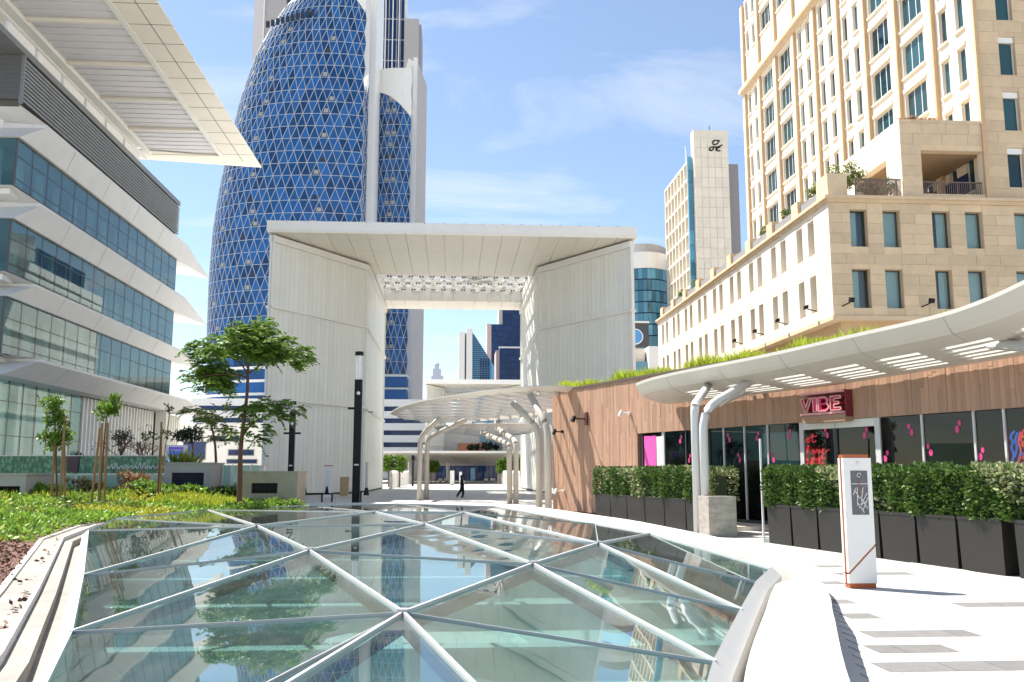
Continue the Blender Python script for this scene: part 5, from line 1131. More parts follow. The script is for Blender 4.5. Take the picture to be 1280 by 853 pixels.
# ================================================================== LATTICE CANOPY over the walkway
def poly_clip(p, q, poly):
    """part of segment p-q inside polygon (xy)"""
    ts_ = [0, 1]; d = q-p; n = len(poly)
    for i in range(n):
        a, b = poly[i-1], poly[i]; e = b-a; den = d.x*e.y-d.y*e.x
        if abs(den) < 1e-9: continue
        t_ = ((a.x-p.x)*e.y-(a.y-p.y)*e.x)/den; s_ = ((a.x-p.x)*d.y-(a.y-p.y)*d.x)/den
        if 0 <= t_ <= 1 and 0 <= s_ <= 1: ts_.append(t_)
    ts_.sort(); out = []
    for a, b in zip(ts_, ts_[1:]):
        m_ = p+d*((a+b)/2)
        if b-a > .002 and inside(m_, poly): out.append((p+d*a, p+d*b))
    return out
Mbeige = mat('beige_painted_tube', (.50, .455, .385), .4, .03, 2)
def lattice(name, label, out, cols, step, bw_, org):
    g = thing(name, label, 'canopy', org); out = line(out+[out[0]], 5)[:-1]; zf = lambda x, y: lat_z(x, y)
    ctr = sum(out, V())/len(out); inn = [ctr+(p-ctr)*.935 for p in out]; ip = [V((p.x, p.y, 0)) for p in inn]; mb = MB(); n = len(out)
    for i in range(n):
        j = (i+1) % n; a, b, c, d = out[i], out[j], inn[j], inn[i]; h = Z*.04; H_ = Z*.22
        mb.quad(a, b, c+h, d+h); mb.quad(a-Z*.06, d-H_, c-H_, b-Z*.06); mb.quad(a, a-Z*.06, b-Z*.06, b); mb.quad(d+h, c+h, c-H_, d-H_)
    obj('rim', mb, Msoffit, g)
    A = np.array([[p.x, p.y, 1] for p in out]); cf = np.linalg.lstsq(A, np.array([p.z for p in out]), rcond=None)[0]
    zz = lambda p: V((p.x, p.y, cf[0]*p.x+cf[1]*p.y+cf[2]-.14))
    xs = [p.x for p in ip]; ysx = [p.y for p in ip]; L = 60
    for ang in (.62, -.62):
        d = V((math.cos(ang), math.sin(ang), 0)) if ang != math.pi/2 else V((1, 0, 0)); nn = V((-d.y, d.x, 0))
        for k in range(-40, 41):
            p = V((ctr.x, ctr.y, 0))+nn*k*step
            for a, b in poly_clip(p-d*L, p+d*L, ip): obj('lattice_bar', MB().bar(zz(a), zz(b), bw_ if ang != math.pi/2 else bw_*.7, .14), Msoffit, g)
    for c in cols: post(g, *c, r=.17, m=Mbeige)
    return g
OL = [(-4.5, 66, 6.2), (-3.4, 60, 6.25), (-1.6, 55, 6.3), (.3, 51, 6.3), (2.2, 47.6, 6.3), (4.2, 45.6, 6.3), (5.9, 45.2, 6.25), (7.0, 47, 6.1), (7.2, 51, 5.9), (5.4, 57, 5.7), (3.4, 62, 5.7), (1.2, 67, 5.8), (-1.5, 71, 6.0), (-3.8, 70, 6.15)]
def cpost(bu, bv, kv, eu, ev, dy=0):
    b = gz(bu, bv, 0); return (b, V((b.x, b.y, gy(bu, kv, b.y).z)), gy(eu, ev, b.y+dy))
Mtube_w = Mtube
lattice('lattice_canopy', 'white leaf shaped lattice canopy on paired bent columns, over the walkway', [V(p) for p in OL],
        [cpost(524, 626, 546, 549, 524, -2), cpost(533, 625, 548, 580, 526, -6), cpost(674, 640, 535, 641, 504, 1), cpost(685.5, 642, 535, 663, 494, 1.5)], 1.7, .26, (1, 57, 0))
OL2 = [(-1.5, 74, 5.6), (.5, 67, 5.5), (3, 62.5, 5.3), (5.5, 62, 5.2), (6.3, 66, 5.1), (5, 74, 5.1), (2, 80, 5.3), (-.8, 80, 5.6)]
lattice('lattice_canopy', 'second smaller lattice canopy just behind the walkway one, lower in view', [V(p) for p in OL2], [cpost(637, 630, 556, 603, 541, 7), cpost(645, 630, 552, 622, 536, 7)], 1.7, .26, (3, 68, 0))
# ================================================================== PLANTERS AND HEDGES
def planter(L, Wd, h):
    t = thing('planter', 'x', 'planter', (0, 0, 0), 'black planters under the hedges'); mb = MB(); i = .03
    mb.v += [(i, i, 0), (L-i, i, 0), (L-i, Wd-i, 0), (i, Wd-i, 0), (.008, 0, h), (L-.008, 0, h), (L-.008, Wd, h), (.008, Wd, h)]
    mb.f += [(3, 2, 1, 0), (0, 1, 5, 4), (1, 2, 6, 5), (2, 3, 7, 6), (3, 0, 4, 7)]; obj('box', mb, Mplant, t)
    obj('rim', MB().box(0, -.012, h-.05, L, .02, h+.012).box(0, Wd-.02, h-.05, L, Wd+.012, h+.012).box(0, .021, h-.05, .03, Wd-.021, h+.012).box(L-.03, .021, h-.05, L, Wd-.021, h+.012), Mplant, t)
    obj('soil', MB().box(.04, .04, h-.1, L-.04, Wd-.04, h-.04), Msoil, t); return t
def hedge(label, a, b, dep, side, z0, z1, n, yfrac):
    a, b = V(a), V(b); d = (b-a); L = d.length; e = d.normalized(); nn = V((-e.y, e.x, 0))*side; g = thing('hedge', label, 'hedge', tuple((a+b)/2+Z*z0))
    obj('core', MB().ob(a+nn*.22+e*.15+Z*z0, e*(L-.3), nn*(dep-.44), Z*(z1-z0-.18)), Ldark, g); pts, ds, mi = [], [], []
    for _ in range(n):
        t_ = random.uniform(0, L); f = random.random(); bump = .07*math.sin(t_*3.1+1)+.05*math.sin(t_*7.3)
        r_ = random.random()
        if r_ < .45: s_, z_, dr = -.05+bump-random.random()**2*.22, z0+(z1-z0)*f, -nn
        elif r_ < .85: s_, z_, dr = random.uniform(0, dep), z1+bump*.8-random.random()**2*.2, Z
        else: s_, z_, dr = dep+.05-random.random()**2*.2, z0+(z1-z0)*f, nn
        s_ = -s_ if r_ < .45 else s_
        if random.random() < .06: t_ = random.choice((-.05, L+.05))
        p = a+e*t_+nn*s_+Z*z_; pts.append(tuple(p)); dd = dr+V((random.gauss(0, .7), random.gauss(0, .7), random.gauss(.25, .6))); ds.append(tuple(dd))
        patch = math.sin(t_*1.1+z_*2+a.y)+math.sin(t_*2.3+z_*3.1); top = (z_-z0)/(z1-z0)
        mi.append(1 if patch > 2-yfrac*2.6 and random.random() < .35+.4*top else 0)
    obj('foliage', leafmesh('foliage', pts, .105, [Lhedge, Lhedgey], dirs=ds, mi=mi, ar=.6), None, g); return g
HP = 1.08
def prow(A, B, n, labs, gap=.02, dep=1.0):
    A, B = V(A), V(B); d = B-A; L = d.length/n; e = d.normalized(); rz = math.atan2(e.y, e.x); out = []
    global proto
    for i in range(n):
        if (round(L, 2)) not in PRO: PRO[round(L, 2)] = planter(L-gap, dep, HP); o = PRO[round(L, 2)]; o.location = A+d*(i/n); o.rotation_euler.z = rz; o['label'] = labs[i]
        else: copy_tree(PRO[round(L, 2)], A+d*(i/n), rz, labs[i])
PRO = {}
od = ['first', 'second', 'third', 'fourth', 'fifth', 'sixth', 'seventh', 'eighth']
P1a, P1b = V((6.03, 38.69, 0)), V((8.35, 29.6, 0)); P3a, P3b = V((8.97, 25.86, 0)), V((10.70, 17.35, 0))
prow(P1a, P1b, 6, ['%s black planter from the left in the row before the timber wall' % od[i] for i in range(6)])
prow(P3a, P3b, 7, ['%s black planter from the left in the row behind the white totem' % od[i] for i in range(7)], gap=.05)
e3 = (P3b-P3a).normalized(); prow(P3b+e3*.25, P3b+e3*1.48, 1, ['black planter past the gap at the right picture edge'], gap=.05)
P2a, P2b = gz(899, 654.5, 0), gz(959, 659, 0)
prow(P2a, P2b, 2, ['left black planter between the marble block and the glass post', 'right black planter between the marble block and the glass post'])
hedge('clipped hedge with pale flecks in the planter row before the timber wall', P1a, P1b, 1.0, 1, HP-.05, 2.08, 15000, .62)
hedge('dark green hedge stretch behind the marble block', P2a, P2b, 1.0, 1, HP-.05, 2.1, 20000, .1)
hedge('long hedge with pale leaf tips behind the white totem', P3a, P3b+e3*1.5, 1.0, 1, HP-.05, 2.05, 24000, .6)
obj('terrace_step', MB().ob(gz(905, 664, 0)+V((0, .3, 0)), V((5, -1.2, 0)), V((1.2, 3, 0)), Z*.14), Mstonel, kind='structure')
gpst = thing('glass_screen', 'clear glass screen edge beside the planter row behind the totem', 'glass screen', (8.9, 26.2, 0)); obj('pane', MB().ob((8.93, 26.13, .05), (.52, 1.5, 0), (.02, -.006, 0), Z*2.9), Gbal, gpst); obj('post', MB().box(8.9, 26.05, 0, 8.95, 26.1, 2.95), Mfin, gpst)
mbk = thing('marble_block', 'veined grey marble block at the foot of the canopy column', 'block', tuple(gz(903, 672, 0))); p = gz(887, 671.5, 0)
bmk = MB().ob(p+V((0, 0, 0)), (.92, .12, 0), (-.1, .85, 0), Z*1.24); ob_ = obj('block', bmk, Mmarble, mbk); mdf = ob_.modifiers.new('bevel', 'BEVEL'); mdf.width = .015; mdf.segments = 2; obj('plinth', MB().ob(p+V((.03, .03, -.01)), (.86, .11, 0), (-.09, .78, 0), Z*.03), Mgap, mbk)
# ================================================================== TOTEM
q0 = gz(1062, 737, 0); tt = thing('wayfinding_totem', 'white wayfinding totem with copper edges and a dark map panel', 'sign', (q0.x+.25, q0.y, 0)); tw_, td, th_ = .50, .22, 2.30; sx, sy = q0.x, q0.y
obj('base', MB().box(sx+.015, sy+.015, 0, sx+tw_-.015, sy+td-.015, .10), Mcopper, tt)
pa, pb, pc, pd_ = (sx, sy, .10), (sx+tw_, sy, .10), (sx+tw_, sy, .72), (sx, sy, .235)
obj('lower_body', MB().prism([pa, pb, pc, pd_], Y*td), Mwhite, tt); g_ = .045
obj('diagonal_strip', MB().prism([(sx+.008, sy+.012, .235), (sx+tw_-.008, sy+.012, .72), (sx+tw_-.008, sy+.012, .72+g_), (sx+.008, sy+.012, .235+g_)], Y*(td-.03)), Mcopper, tt)
obj('upper_body', MB().prism([(sx, sy, .235+g_), (sx+tw_, sy, .72+g_), (sx+tw_, sy, th_-.06), (sx, sy, th_-.06)], Y*td), Mwhite, tt)
obj('top_cap', MB().box(sx+.01, sy+.012, th_-.06, sx+tw_-.04, sy+td-.01, th_), Mcopper, tt); obj('side_edge', MB().box(sx-.008, sy+.085, .1, sx-.001, sy+.135, th_-.05), Mcopper, tt)
Mmap = mat('map_panel', (.11, .11, .13), .3, .35, 14); mp0, mz0, mw_, mh_ = sx+.12, 1.26, .30, .76
obj('map_panel', MB().box(mp0, sy-.006, mz0, mp0+mw_, sy-.001, mz0+mh_), Mmap, tt)
ml = MB(); fl = lambda a, b: V((mp0+mw_*a, sy-.009, mz0+mh_*b))
for a, b in (((.02, .70), (.98, .70)), ((.4, .15), (.95, .5)), ((.3, .3), (.7, .05)), ((.5, .42), (.9, .15)), ((.62, .1), (.98, .4)), ((.35, .62), (.33, .2)), ((.2, .55), (.5, .35)), ((.7, .62), (.55, .3)), ((.45, .2), (.8, .3)), ((.1, .45), (.25, .6))): ml.bar(fl(*a), fl(*b), .010, .004, up=Y)
obj('map_line', ml, Mwhite, tt); ml = MB(); ml.bar(fl(.5, .8), fl(.5, .35), .014, .004, up=Y); obj('route_line', ml, Mcopper, tt)
ri = MB()
for c, r in ((fl(.5, .9), .035), (V((sx+.26, sy-.004, 2.15)), .032)):
    for k in range(10): a, b = 2*math.pi*k/12, 2*math.pi*(k+1)/12; ri.bar(c+V((math.cos(a)*r, 0, math.sin(a)*r)), c+V((math.cos(b)*r, 0, math.sin(b)*r)), .012, .004, up=Y)
ri.bar(V((sx+.24, sy-.004, 2.15)), V((sx+.29, sy-.004, 2.16)), .012, .004, up=Y); obj('emblem', ri, Mfin, tt)
# ================================================================== LAMP POSTS
def lamp(x, y, h, label, armz, sides, lens, wdt=.36):
    t = thing('lamp_post', label, 'street lamp', (x, y, 0), 'black lamp posts near the gateway'); r = wdt/2; zl = h-lens-.25
    obj('pole', MB().box(x-r, y-r, 0, x+r, y+r, zl), Mblack, t); obj('cap', MB().tube([(x, y, h-.25), (x, y, h)], r*1.15, 12), Mblack, t)
    obj('lens', MB().tube([(x, y, zl+.01), (x, y, h-.26)], r*.72, 12), Mlit, t)
    for k in range(4): a = math.pi/4+k*math.pi/2; obj('lens_rod', MB().bar((x+r*math.cos(a), y+r*math.sin(a), zl), (x+r*math.cos(a), y+r*math.sin(a), h-.2), .03), Mfin, t)
    for s in sides: obj('arm', MB().box(min(x+s*r, x+s*(r+.42)), y-.06, armz, max(x+s*r, x+s*(r+.42)), y+.06, armz+.14), Mblack, t)
    obj('service_door', MB().box(x-r*.6, y-r-.012, 2.4, x+r*.6, y-r-.001, 2.5), Mfin, t); obj('side_light', MB().ball((x+.02, y-r-.05, zl-.9), .12, 8), Mwhite, t)
yl = 60.0; p = gy(447, 520, yl); lamp(gy(445.5, 600, yl).x, yl, gy(447, 440, yl).z, 'tall black lamp post with clear lit top beside the left gateway pier', gy(437, 512, yl).z, (-1,), 1.6, .48)
yl = 68.0; lamp(gy(364, 580, yl).x, yl, gy(365, 502, yl).z, 'shorter black lamp post with two stub arms behind the concrete vent', gy(365, 543, yl).z, (-1, 1), .5, .40)
# ================================================================== THINGS BEFORE THE LEFT GATEWAY PIER
ystand = 73.0
p0, p1 = gy(404, 617, ystand), gy(416, 583, ystand); t = thing('info_board', 'white narrow information board standing by the left gateway pier', 'sign', ((p0.x+p1.x)/2, ystand, 0)); obj('board', MB().box(p0.x, ystand, 0, p1.x, ystand+.15, p1.z), Mwhite, t); obj('top_cap', MB().box(p0.x, ystand, p1.z, p1.x, ystand+.15, p1.z+.07), Mcopper, t)
for k in range(7): obj('text_line', MB().box(p0.x+.12, ystand-.012, p1.z-.45-k*.2, p0.x+.12+random.uniform(.3, .5), ystand-.002, p1.z-.38-k*.2), Mfin, t)
p0, p1 = gy(424.5, 617, ystand), gy(436, 594, ystand); t = thing('litter_bin', 'tan litter bin with pale lid by the left gateway pier', 'bin', ((p0.x+p1.x)/2, ystand, 0)); Mbin = mat('tan_bin', (.42, .29, .16), .6); obj('body', MB().prism([(p0.x, ystand, .12), (p1.x-.08, ystand, .12), (p1.x, ystand, p1.z-.15), (p0.x, ystand, p1.z-.15)], Y*.6), Mbin, t); obj('lid', MB().box(p0.x-.03, ystand-.03, p1.z-.15, p1.x+.03, ystand+.63, p1.z), Mcream2, t)
t = thing('spotlight_rail', 'low black rail carrying two spotlights beside the garden', 'rail', (gy(396, 618, 62).x, 62, 0)); a, b = gy(379, 622, 62), gy(415, 622, 62); zr2 = gy(396, 617.5, 62).z
obj('rail', MB().bar((a.x, 62, zr2), (b.x, 62, zr2), .1), Mblack, t)
for u in (379.5, 402.5, 415): x = gy(u, 622, 62).x; obj('leg', MB().bar((x, 62, 0), (x, 62, zr2), .1), Mblack, t)
for u in (381, 408.5): x = gy(u, 622, 62).x; obj('spotlight', MB().tube([(x, 61.9, zr2+.05), (x, 61.9, zr2+.3), (x, 61.9, zr2+.5)], .14, 8, .05), Mblack, t)
t = thing('spotlight_post', 'grey bollard light with black base by the gateway corner', 'bollard', (gy(457.5, 622, 62).x, 62, 0)); x = gy(457.8, 622, 62).x; zt2_ = gy(458, 578, 62).z
obj('tube', MB().tube([(x, 62, .8), (x, 62, zt2_)], .09, 8), Msteel, t); obj('base', MB().tube([(x, 62, .45), (x, 62, .95)], .2, 8, .1), Mblack, t); obj('bracket', MB().bar((x, 62, .7), (x-.35, 62, .7), .09).bar((x-.35, 62, .74), (x-.35, 62, 0), .09), Mblack, t)
t = thing('security_camera', 'small camera on a bracket near the gateway corner', 'camera', tuple(gy(459, 517, 86.5))); p = gy(456, 513, 86.8); obj('arm', MB().bar(p, p+V((.5, -.5, -.15)), .07), Mfin, t); obj('body', MB().ob(p+V((.4, -.6, -.3)), (.4, -.15, 0), (.06, .2, 0), Z*.18), Msteel, t)
# ================================================================== PERSON
pz = gz(578, 622.5, 0); pr = thing('person', 'person in black walking across the plaza with a white shirt front', 'person', tuple(pz))
def skin(name, pts, eds, rad, m, parent, root=0, sub=1):
    me = bpy.data.meshes.new(name); me.from_pydata([tuple(V(p)) for p in pts], eds, []); o = bpy.data.objects.new(name, me); COL.objects.link(o); s = o.modifiers.new('s', 'SKIN'); o.modifiers.new('u', 'SUBSURF').levels = sub
    for i, r in enumerate(rad): me.skin_vertices[0].data[i].radius = (r, r); me.skin_vertices[0].data[i].use_root = (i == root)
    bpy.context.view_layer.update(); m2 = bpy.data.meshes.new_from_object(o.evaluated_get(bpy.context.evaluated_depsgraph_get())); bpy.data.objects.remove(o); m2.materials.clear(); m2.materials.append(m); m2.shade_smooth(); return obj(name, m2, None, parent)
B = lambda x, y, z: pz+V((x, y, z))
skin('body', [B(0, 0, .92), B(-.03, 0, 1.15), B(-.06, 0, 1.38), B(-.07, 0, 1.48), B(-.08, -.02, 1.58), B(-.09, -.03, 1.68),
  B(-.02, -.1, .88), B(.06, -.12, .5), B(.02, -.12, .09), B(-.13, -.13, .04), B(0, .1, .88), B(-.16, .11, .52), B(-.40, .1, .16), B(-.46, .1, .06),
  B(-.05, -.19, 1.38), B(.03, -.25, 1.12), B(-.12, -.24, .92), B(-.16, -.24, .82), B(-.05, .19, 1.38), B(.0, .24, 1.1), B(-.05, .2, .9), B(-.07, .2, .8)],
  [(0, 1), (1, 2), (2, 3), (3, 4), (4, 5), (0, 6), (6, 7), (7, 8), (8, 9), (0, 10), (10, 11), (11, 12), (12, 13), (2, 14), (14, 15), (15, 16), (16, 17), (2, 18), (18, 19), (19, 20), (20, 21)],
  [.20, .19, .20, .08, .12, .11, .15, .11, .085, .07, .15, .11, .085, .07, .10, .08, .065, .05, .10, .08, .065, .05], Mcloth, pr)
obj('face', MB().ball(B(-.115, -.035, 1.61), .075, 10, (.8, .9, 1.2)), Mskin, pr, smooth=True); obj('hair', MB().ball(B(-.07, -.01, 1.66), .105, 10, (1, 1, .9)), Mblack, pr, smooth=True)
obj('shirt', MB().ball(B(.06, -.10, 1.2), .12, 10, (.8, .7, 1.5)), Mshirt, pr, smooth=True); obj('hand', MB().ball(B(-.17, -.24, .79), .045, 8, (.7, .7, 1.3)), Mskin, pr, smooth=True)
# ================================================================== LEFT GARDEN: walls, vents, glass hoarding
yv = 45.0
def vent(u0, u1, v0, v1, lu0, lu1, lv0, lv1, y, label, m, ml, n, vert=False, dep=2.5):
    a, b = gy(u0, v1, y), gy(u1, v0, y); zb_ = .4; t = thing('vent_block', label, 'vent', ((a.x+b.x)/2, y, zb_)); l0, l1 = gy(lu0, lv1, y), gy(lu1, lv0, y)
    mb = MB(); w_ = l0.x-a.x
    mb.box(a.x, y, zb_, l0.x, y+dep, b.z).box(l1.x, y, zb_, b.x, y+dep, b.z).box(l0.x, y, l1.z, l1.x, y+dep, b.z).box(l0.x, y, zb_, l1.x, y+dep, l0.z).box(l0.x, y+.3, l0.z, l1.x, y+dep, l1.z); obj('body', mb, m, t)
    obj('coping', MB().box(a.x-.04, y-.04, b.z, b.x+.04, y+dep+.04, b.z+.07), m, t)
    for k in range(n):
        if vert: x = l0.x+(l1.x-l0.x)*(k+.5)/n; obj('louvre', MB().box(x-.05, y+.05, l0.z+.01, x+.05, y+.25, l1.z-.01), ml, t)
        else: z = l0.z+(l1.z-l0.z)*(k+.2)/n; h = (l1.z-l0.z)/n; obj('louvre', MB().ob((l0.x+.01, y+.05, z), (l1.x-l0.x-.02, 0, 0), (0, .16, .3*h), (0, -.02, .55*h)), ml, t)
vent(-40, 33, 594, 628, -30, 25, 608, 623, 41.0, 'grey concrete vent block with dark slats at the left picture edge', Mconcg, Mblack, 5)
vent(204, 264, 580, 616, 214, 255, 591, 611, yv, 'grey concrete vent block with navy louvres, left of the tall tree', Mconcg, mat('navy_louvre', (.05, .06, .10), .4), 9)
vent(301, 372, 591, 628, 314, 347, 604, 617, 43.0, 'tan concrete vent block with upright bars, right of the tall tree', Mconc, Mblack, 9, True)
# planted green glass hoarding
Mgreen = bpy.data.materials.new('printed_foliage'); Mgreen.use_nodes = True; n_ = Mgreen.node_tree.nodes; l_ = Mgreen.node_tree.links; b_ = n_['Principled BSDF']
ge = n_.new('ShaderNodeNewGeometry'); mp_ = n_.new('ShaderNodeMapping'); mp_.inputs['Scale'].default_value = (3.2, 1, 1.6); mp_.inputs['Rotation'].default_value = (0, .5, 0); wv = n_.new('ShaderNodeTexVoronoi'); wv.inputs['Scale'].default_value = 2.2; l_.new(ge.outputs['Position'], mp_.inputs[0]); l_.new(mp_.outputs[0], wv.inputs[0])
cr = n_.new('ShaderNodeValToRGB'); cr.color_ramp.elements[0].color = (.16, .42, .24, 1); cr.color_ramp.elements[1].color = (.03, .14, .08, 1); cr.color_ramp.elements[0].position = .1; cr.color_ramp.elements[1].position = .6; l_.new(wv.outputs[0], cr.inputs[0]); l_.new(cr.outputs[0], b_.inputs['Base Color']); b_.inputs['Roughness'].default_value = .25
yh = 48.0; t = thing('printed_hoarding', 'long green leaf printed glass parapet with white handwriting, before the office lobby', 'parapet', (gy(100, 590, yh).x, yh, .8))
xh0, xh1 = gy(-60, 590, yh).x, gy(206, 590, yh).x; zh0, zh1 = gy(100, 592, yh).z, gy(100, 570.5, yh).z
n = 12
for k in range(n): a = xh0+(xh1-xh0)*k/n; obj('panel', MB().box(a+.01, yh, zh0, a+(xh1-xh0)/n-.01, yh+.05, zh1), Mgreen, t); 
obj('top_rail', MB().box(xh0, yh-.03, zh1, xh1, yh+.08, zh1+.05), Mfin, t); obj('wall', MB().box(xh0, yh+.0, .4, xh1, yh+.25, zh0-.02), Mstonel, t)
scr_ = MB(); x = gy(132, 590, yh).x; zw_ = zh0+.25
while x < gy(203, 590, yh).x:
    hgt = random.choice([.14, .16, .3, .2]); w_ = random.uniform(.12, .22); scr_.tube(line([V((x, yh-.02, zw_)), V((x+w_*.5, yh-.02, zw_+hgt)), V((x+w_*.9, yh-.02, zw_-.02)), V((x+w_*1.4, yh-.02, zw_+.08))], 4), .022, 5); x += w_*1.35+(.15 if random.random() < .2 else 0)
obj('handwriting', scr_, Mwhite, t); scr_ = MB(); x = xh0+4
while x < gy(34, 590, yh).x:
    w_ = .2; scr_.tube(line([V((x, yh-.02, zw_-.1)), V((x+w_*.5, yh-.02, zw_+random.uniform(.05, .3))), V((x+w_, yh-.02, zw_-.1))], 4), .03, 5); x += .3
obj('white_grass', scr_, Mwhite, t)
t = thing('glass_fence', 'low clear glass fence panels below the green parapet', 'fence', (gy(80, 605, 46.5).x, 46.5, .8))
for k, u in enumerate((34, 64, 94, 124, 154, 184)): a, b = gy(u+.4, 612, 46.5), gy(u+29.5, 594, 46.5); obj('panel', MB().box(a.x, 46.5, .5, b.x, 46.53, b.z), Gbal, t); obj('clamp', MB().box(a.x-.03, 46.48, .4, a.x+.03, 46.56, b.z-.1), Mfin, t)
t = thing('glass_fence', 'pale glass fence panels between the navy vent block and the tall tree', 'fence', (gy(285, 600, 47).x, 47, .8))
for k, u in enumerate((265, 277, 289, 301, 313)): a, b = gy(u+.3, 618, 47), gy(u+11.6, 581.5, 47); obj('panel', MB().box(a.x, 47, .5, b.x, 47.03, b.z), Gbal, t); obj('post', MB().box(a.x-.04, 46.98, .4, a.x+.02, 47.08, b.z+.02), Mwhite, t)
t = thing('white_wall', 'low white wall behind the glass fence and the tall tree', 'wall', (gy(300, 600, 50).x, 50, 0)); a, b = gy(262, 600, 50), gy(330, 584, 50); obj('wall_body', MB().box(a.x, 50, 0, b.x, 50.4, b.z), Mwhite, t); obj('coping', MB().box(a.x, 49.95, b.z, b.x, 50.45, b.z+.08), Mstonel, t)
t = thing('plant_pot', 'dark plum square pot on the wall behind the green parapet', 'pot', (gy(95, 588, 48.6).x, 48.6, zh0)); a, b = gy(87.5, 590, 48.4), gy(104, 571, 48.4); obj('pot', MB().prism([(a.x+.06, 48.3, a.z), (b.x-.06, 48.3, a.z), (b.x, 48.3, b.z), (a.x, 48.3, b.z)], Y*.65), mat('plum_pot', (.09, .045, .055), .5), t); obj('pot', MB().prism([(a.x+.06, 47.9, a.z), (b.x-.06, 47.9, a.z), (b.x, 47.9, b.z), (a.x, 47.9, b.z)], Y*.08), MATS['plum_pot'], t); obj('foliage', leafmesh('foliage', blob(120, ((a.x+b.x)/2, 48.6, b.z), (.25, .25, .15)), .16, Ldark), None, t)
ya = 54.0; a, b = gy(206.5, 579.5, ya), gy(233, 556.5, ya); t = thing('advert_screen', 'blue advert screen in a white frame, behind the navy vent block', 'sign', ((a.x+b.x)/2, ya, 0)); obj('frame', MB().box(a.x, ya, a.z-1.2, b.x, ya+.3, b.z), Mwhite, t)
Mscr = bpy.data.materials.new('blue_screen'); Mscr.use_nodes = True; n_ = Mscr.node_tree.nodes; l_ = Mscr.node_tree.links; g_e = n_.new('ShaderNodeTexCoord'); sx_ = n_.new('ShaderNodeSeparateXYZ'); l_.new(g_e.outputs['Generated'], sx_.inputs[0]); cr = n_.new('ShaderNodeValToRGB'); cr.color_ramp.elements[0].color = (.10, .42, .75, 1); cr.color_ramp.elements[1].color = (.06, .02, .22, 1); e_ = cr.color_ramp.elements.new(.55); e_.color = (.03, .08, .42, 1); l_.new(sx_.outputs[2], cr.inputs[0]); l_.new(cr.outputs[0], n_['Principled BSDF'].inputs['Base Color']); n_['Principled BSDF'].inputs['Roughness'].default_value = .25; l_.new(cr.outputs[0], n_['Principled BSDF'].inputs['Emission Color']); n_['Principled BSDF'].inputs['Emission Strength'].default_value = .55
obj('screen', MB().box(a.x+.16, ya-.02, a.z+.1, b.x-.16, ya-.002, b.z-.12), Mscr, t); w_ = b.x-a.x
for z_, s0, s1, h in ((.66, .2, .8, .12), (.48, .22, .78, .05), (.36, .2, .82, .07)):
    x = a.x+w_*s0
    while x < a.x+w_*s1: l = random.uniform(.03, .09); obj('text_mark', MB().box(x, ya-.035, a.z+(b.z-a.z)*z_, x+l, ya-.021, a.z+(b.z-a.z)*z_+h), Mshirt, t); x += l+.035
# ================================================================== TREES
def trunk(t, pts, r0, r1, limbs):
    obj('trunk', MB().tube(line(pts, 4), r0, 9, r1), Mbark, t, smooth=True); lm = MB()
    for l in limbs: lm.tube(line(l, 4), r1*.8, 6, r1*.25)
    obj('limb', lm, Mbark, t, smooth=True)
def umbrella(t, tiers, mats_, nf, L, size):
    """tiers of feathery foliage: (centre, rx, ry, rz)"""
    bs, os_ = [], []
    for c, rx, ry, rz, n in tiers:
        cl = [V((random.gauss(0, .55), random.gauss(0, .55), random.uniform(-.8, .8))) for _ in range(max(7, n//13))]
        for _ in range(n):
            k = random.choice(cl); q = k+V((random.gauss(0, .16), random.gauss(0, .16), random.gauss(0, .22)))
            if q.xy.length > 1.05: q.xy *= 1.05/q.xy.length
            p = V(c)+V((q.x*rx, q.y*ry, q.z*rz-.25*rz*q.xy.length**2)); o = V((q.x, q.y, .18+random.gauss(0, .25)))+V((random.gauss(0, .35), random.gauss(0, .35), 0)); bs.append(p); os_.append(o)
    p, d = fronds(len(bs), bs, os_, L, nf); obj('crown', leafmesh('crown', p, size, mats_, dirs=d, flat=.6, ar=.42, mi=(rng.random(len(p)) < .15).astype(int) if isinstance(mats_, list) else None), None, t)
yt = 40.0; bs_ = gy(299, 632, yt); t = thing('feathery_tree', 'tall young tree with feathery layered crown in the garden bed', 'tree', tuple(bs_))
Q = lambda u, v, dy=0: gy(u, v, yt)+Y*dy
trunk(t, [Q(299, 633), Q(300, 590), Q(301, 560), Q(305, 525), Q(309, 490), Q(310, 462)], .12, .055, [[Q(310, 470), Q(298, 452), Q(268, 440)], [Q(310, 466), Q(314, 440), Q(325, 412)], [Q(310, 468), Q(334, 448, .5), Q(368, 436, .6)], [Q(310, 466, 0), Q(300, 446, 1), Q(285, 425, 1.4)], [Q(309, 472), Q(290, 470, -.8), Q(258, 474, -1)], [Q(304, 540), Q(325, 522, .3), Q(350, 515, .3)], [Q(303, 545), Q(318, 530, -.5), Q(322, 520, -.8)]])
umbrella(t, [(Q(290, 432), 1.75, 1.6, .55, 420), (Q(345, 435), 1.3, 1.2, .5, 280), (Q(322, 408), .95, .8, .5, 130), (Q(262, 468), 1.05, 1.1, .62, 300), (Q(333, 518), 1.25, .9, .55, 130), (Q(308, 540), .75, .6, .4, 50)], [Ltree, Lpale], 9, .5, .19)
yt2 = 56.0; R_ = lambda u, v, dy=0: gy(u, v, yt2)+Y*dy
t = thing('pale_tree', 'pale green flat topped tree behind the glass fence, left of the tall tree', 'tree', (R_(268, 585).x, yt2, 0)); trunk(t, [V((R_(270, 585).x, yt2, 0)), R_(270, 585), R_(268, 550), R_(262, 525)], .10, .05, [[R_(262, 530), R_(250, 520), R_(243, 515)], [R_(263, 528), R_(275, 518), R_(292, 512)]])
umbrella(t, [(R_(270, 516), 1.9, 1.3, .45, 110), (R_(255, 530), 1.0, .8, .4, 40), (R_(285, 542), 1.2, .9, .4, 50)], [Lpale, Lcovery], 7, .5, .20)
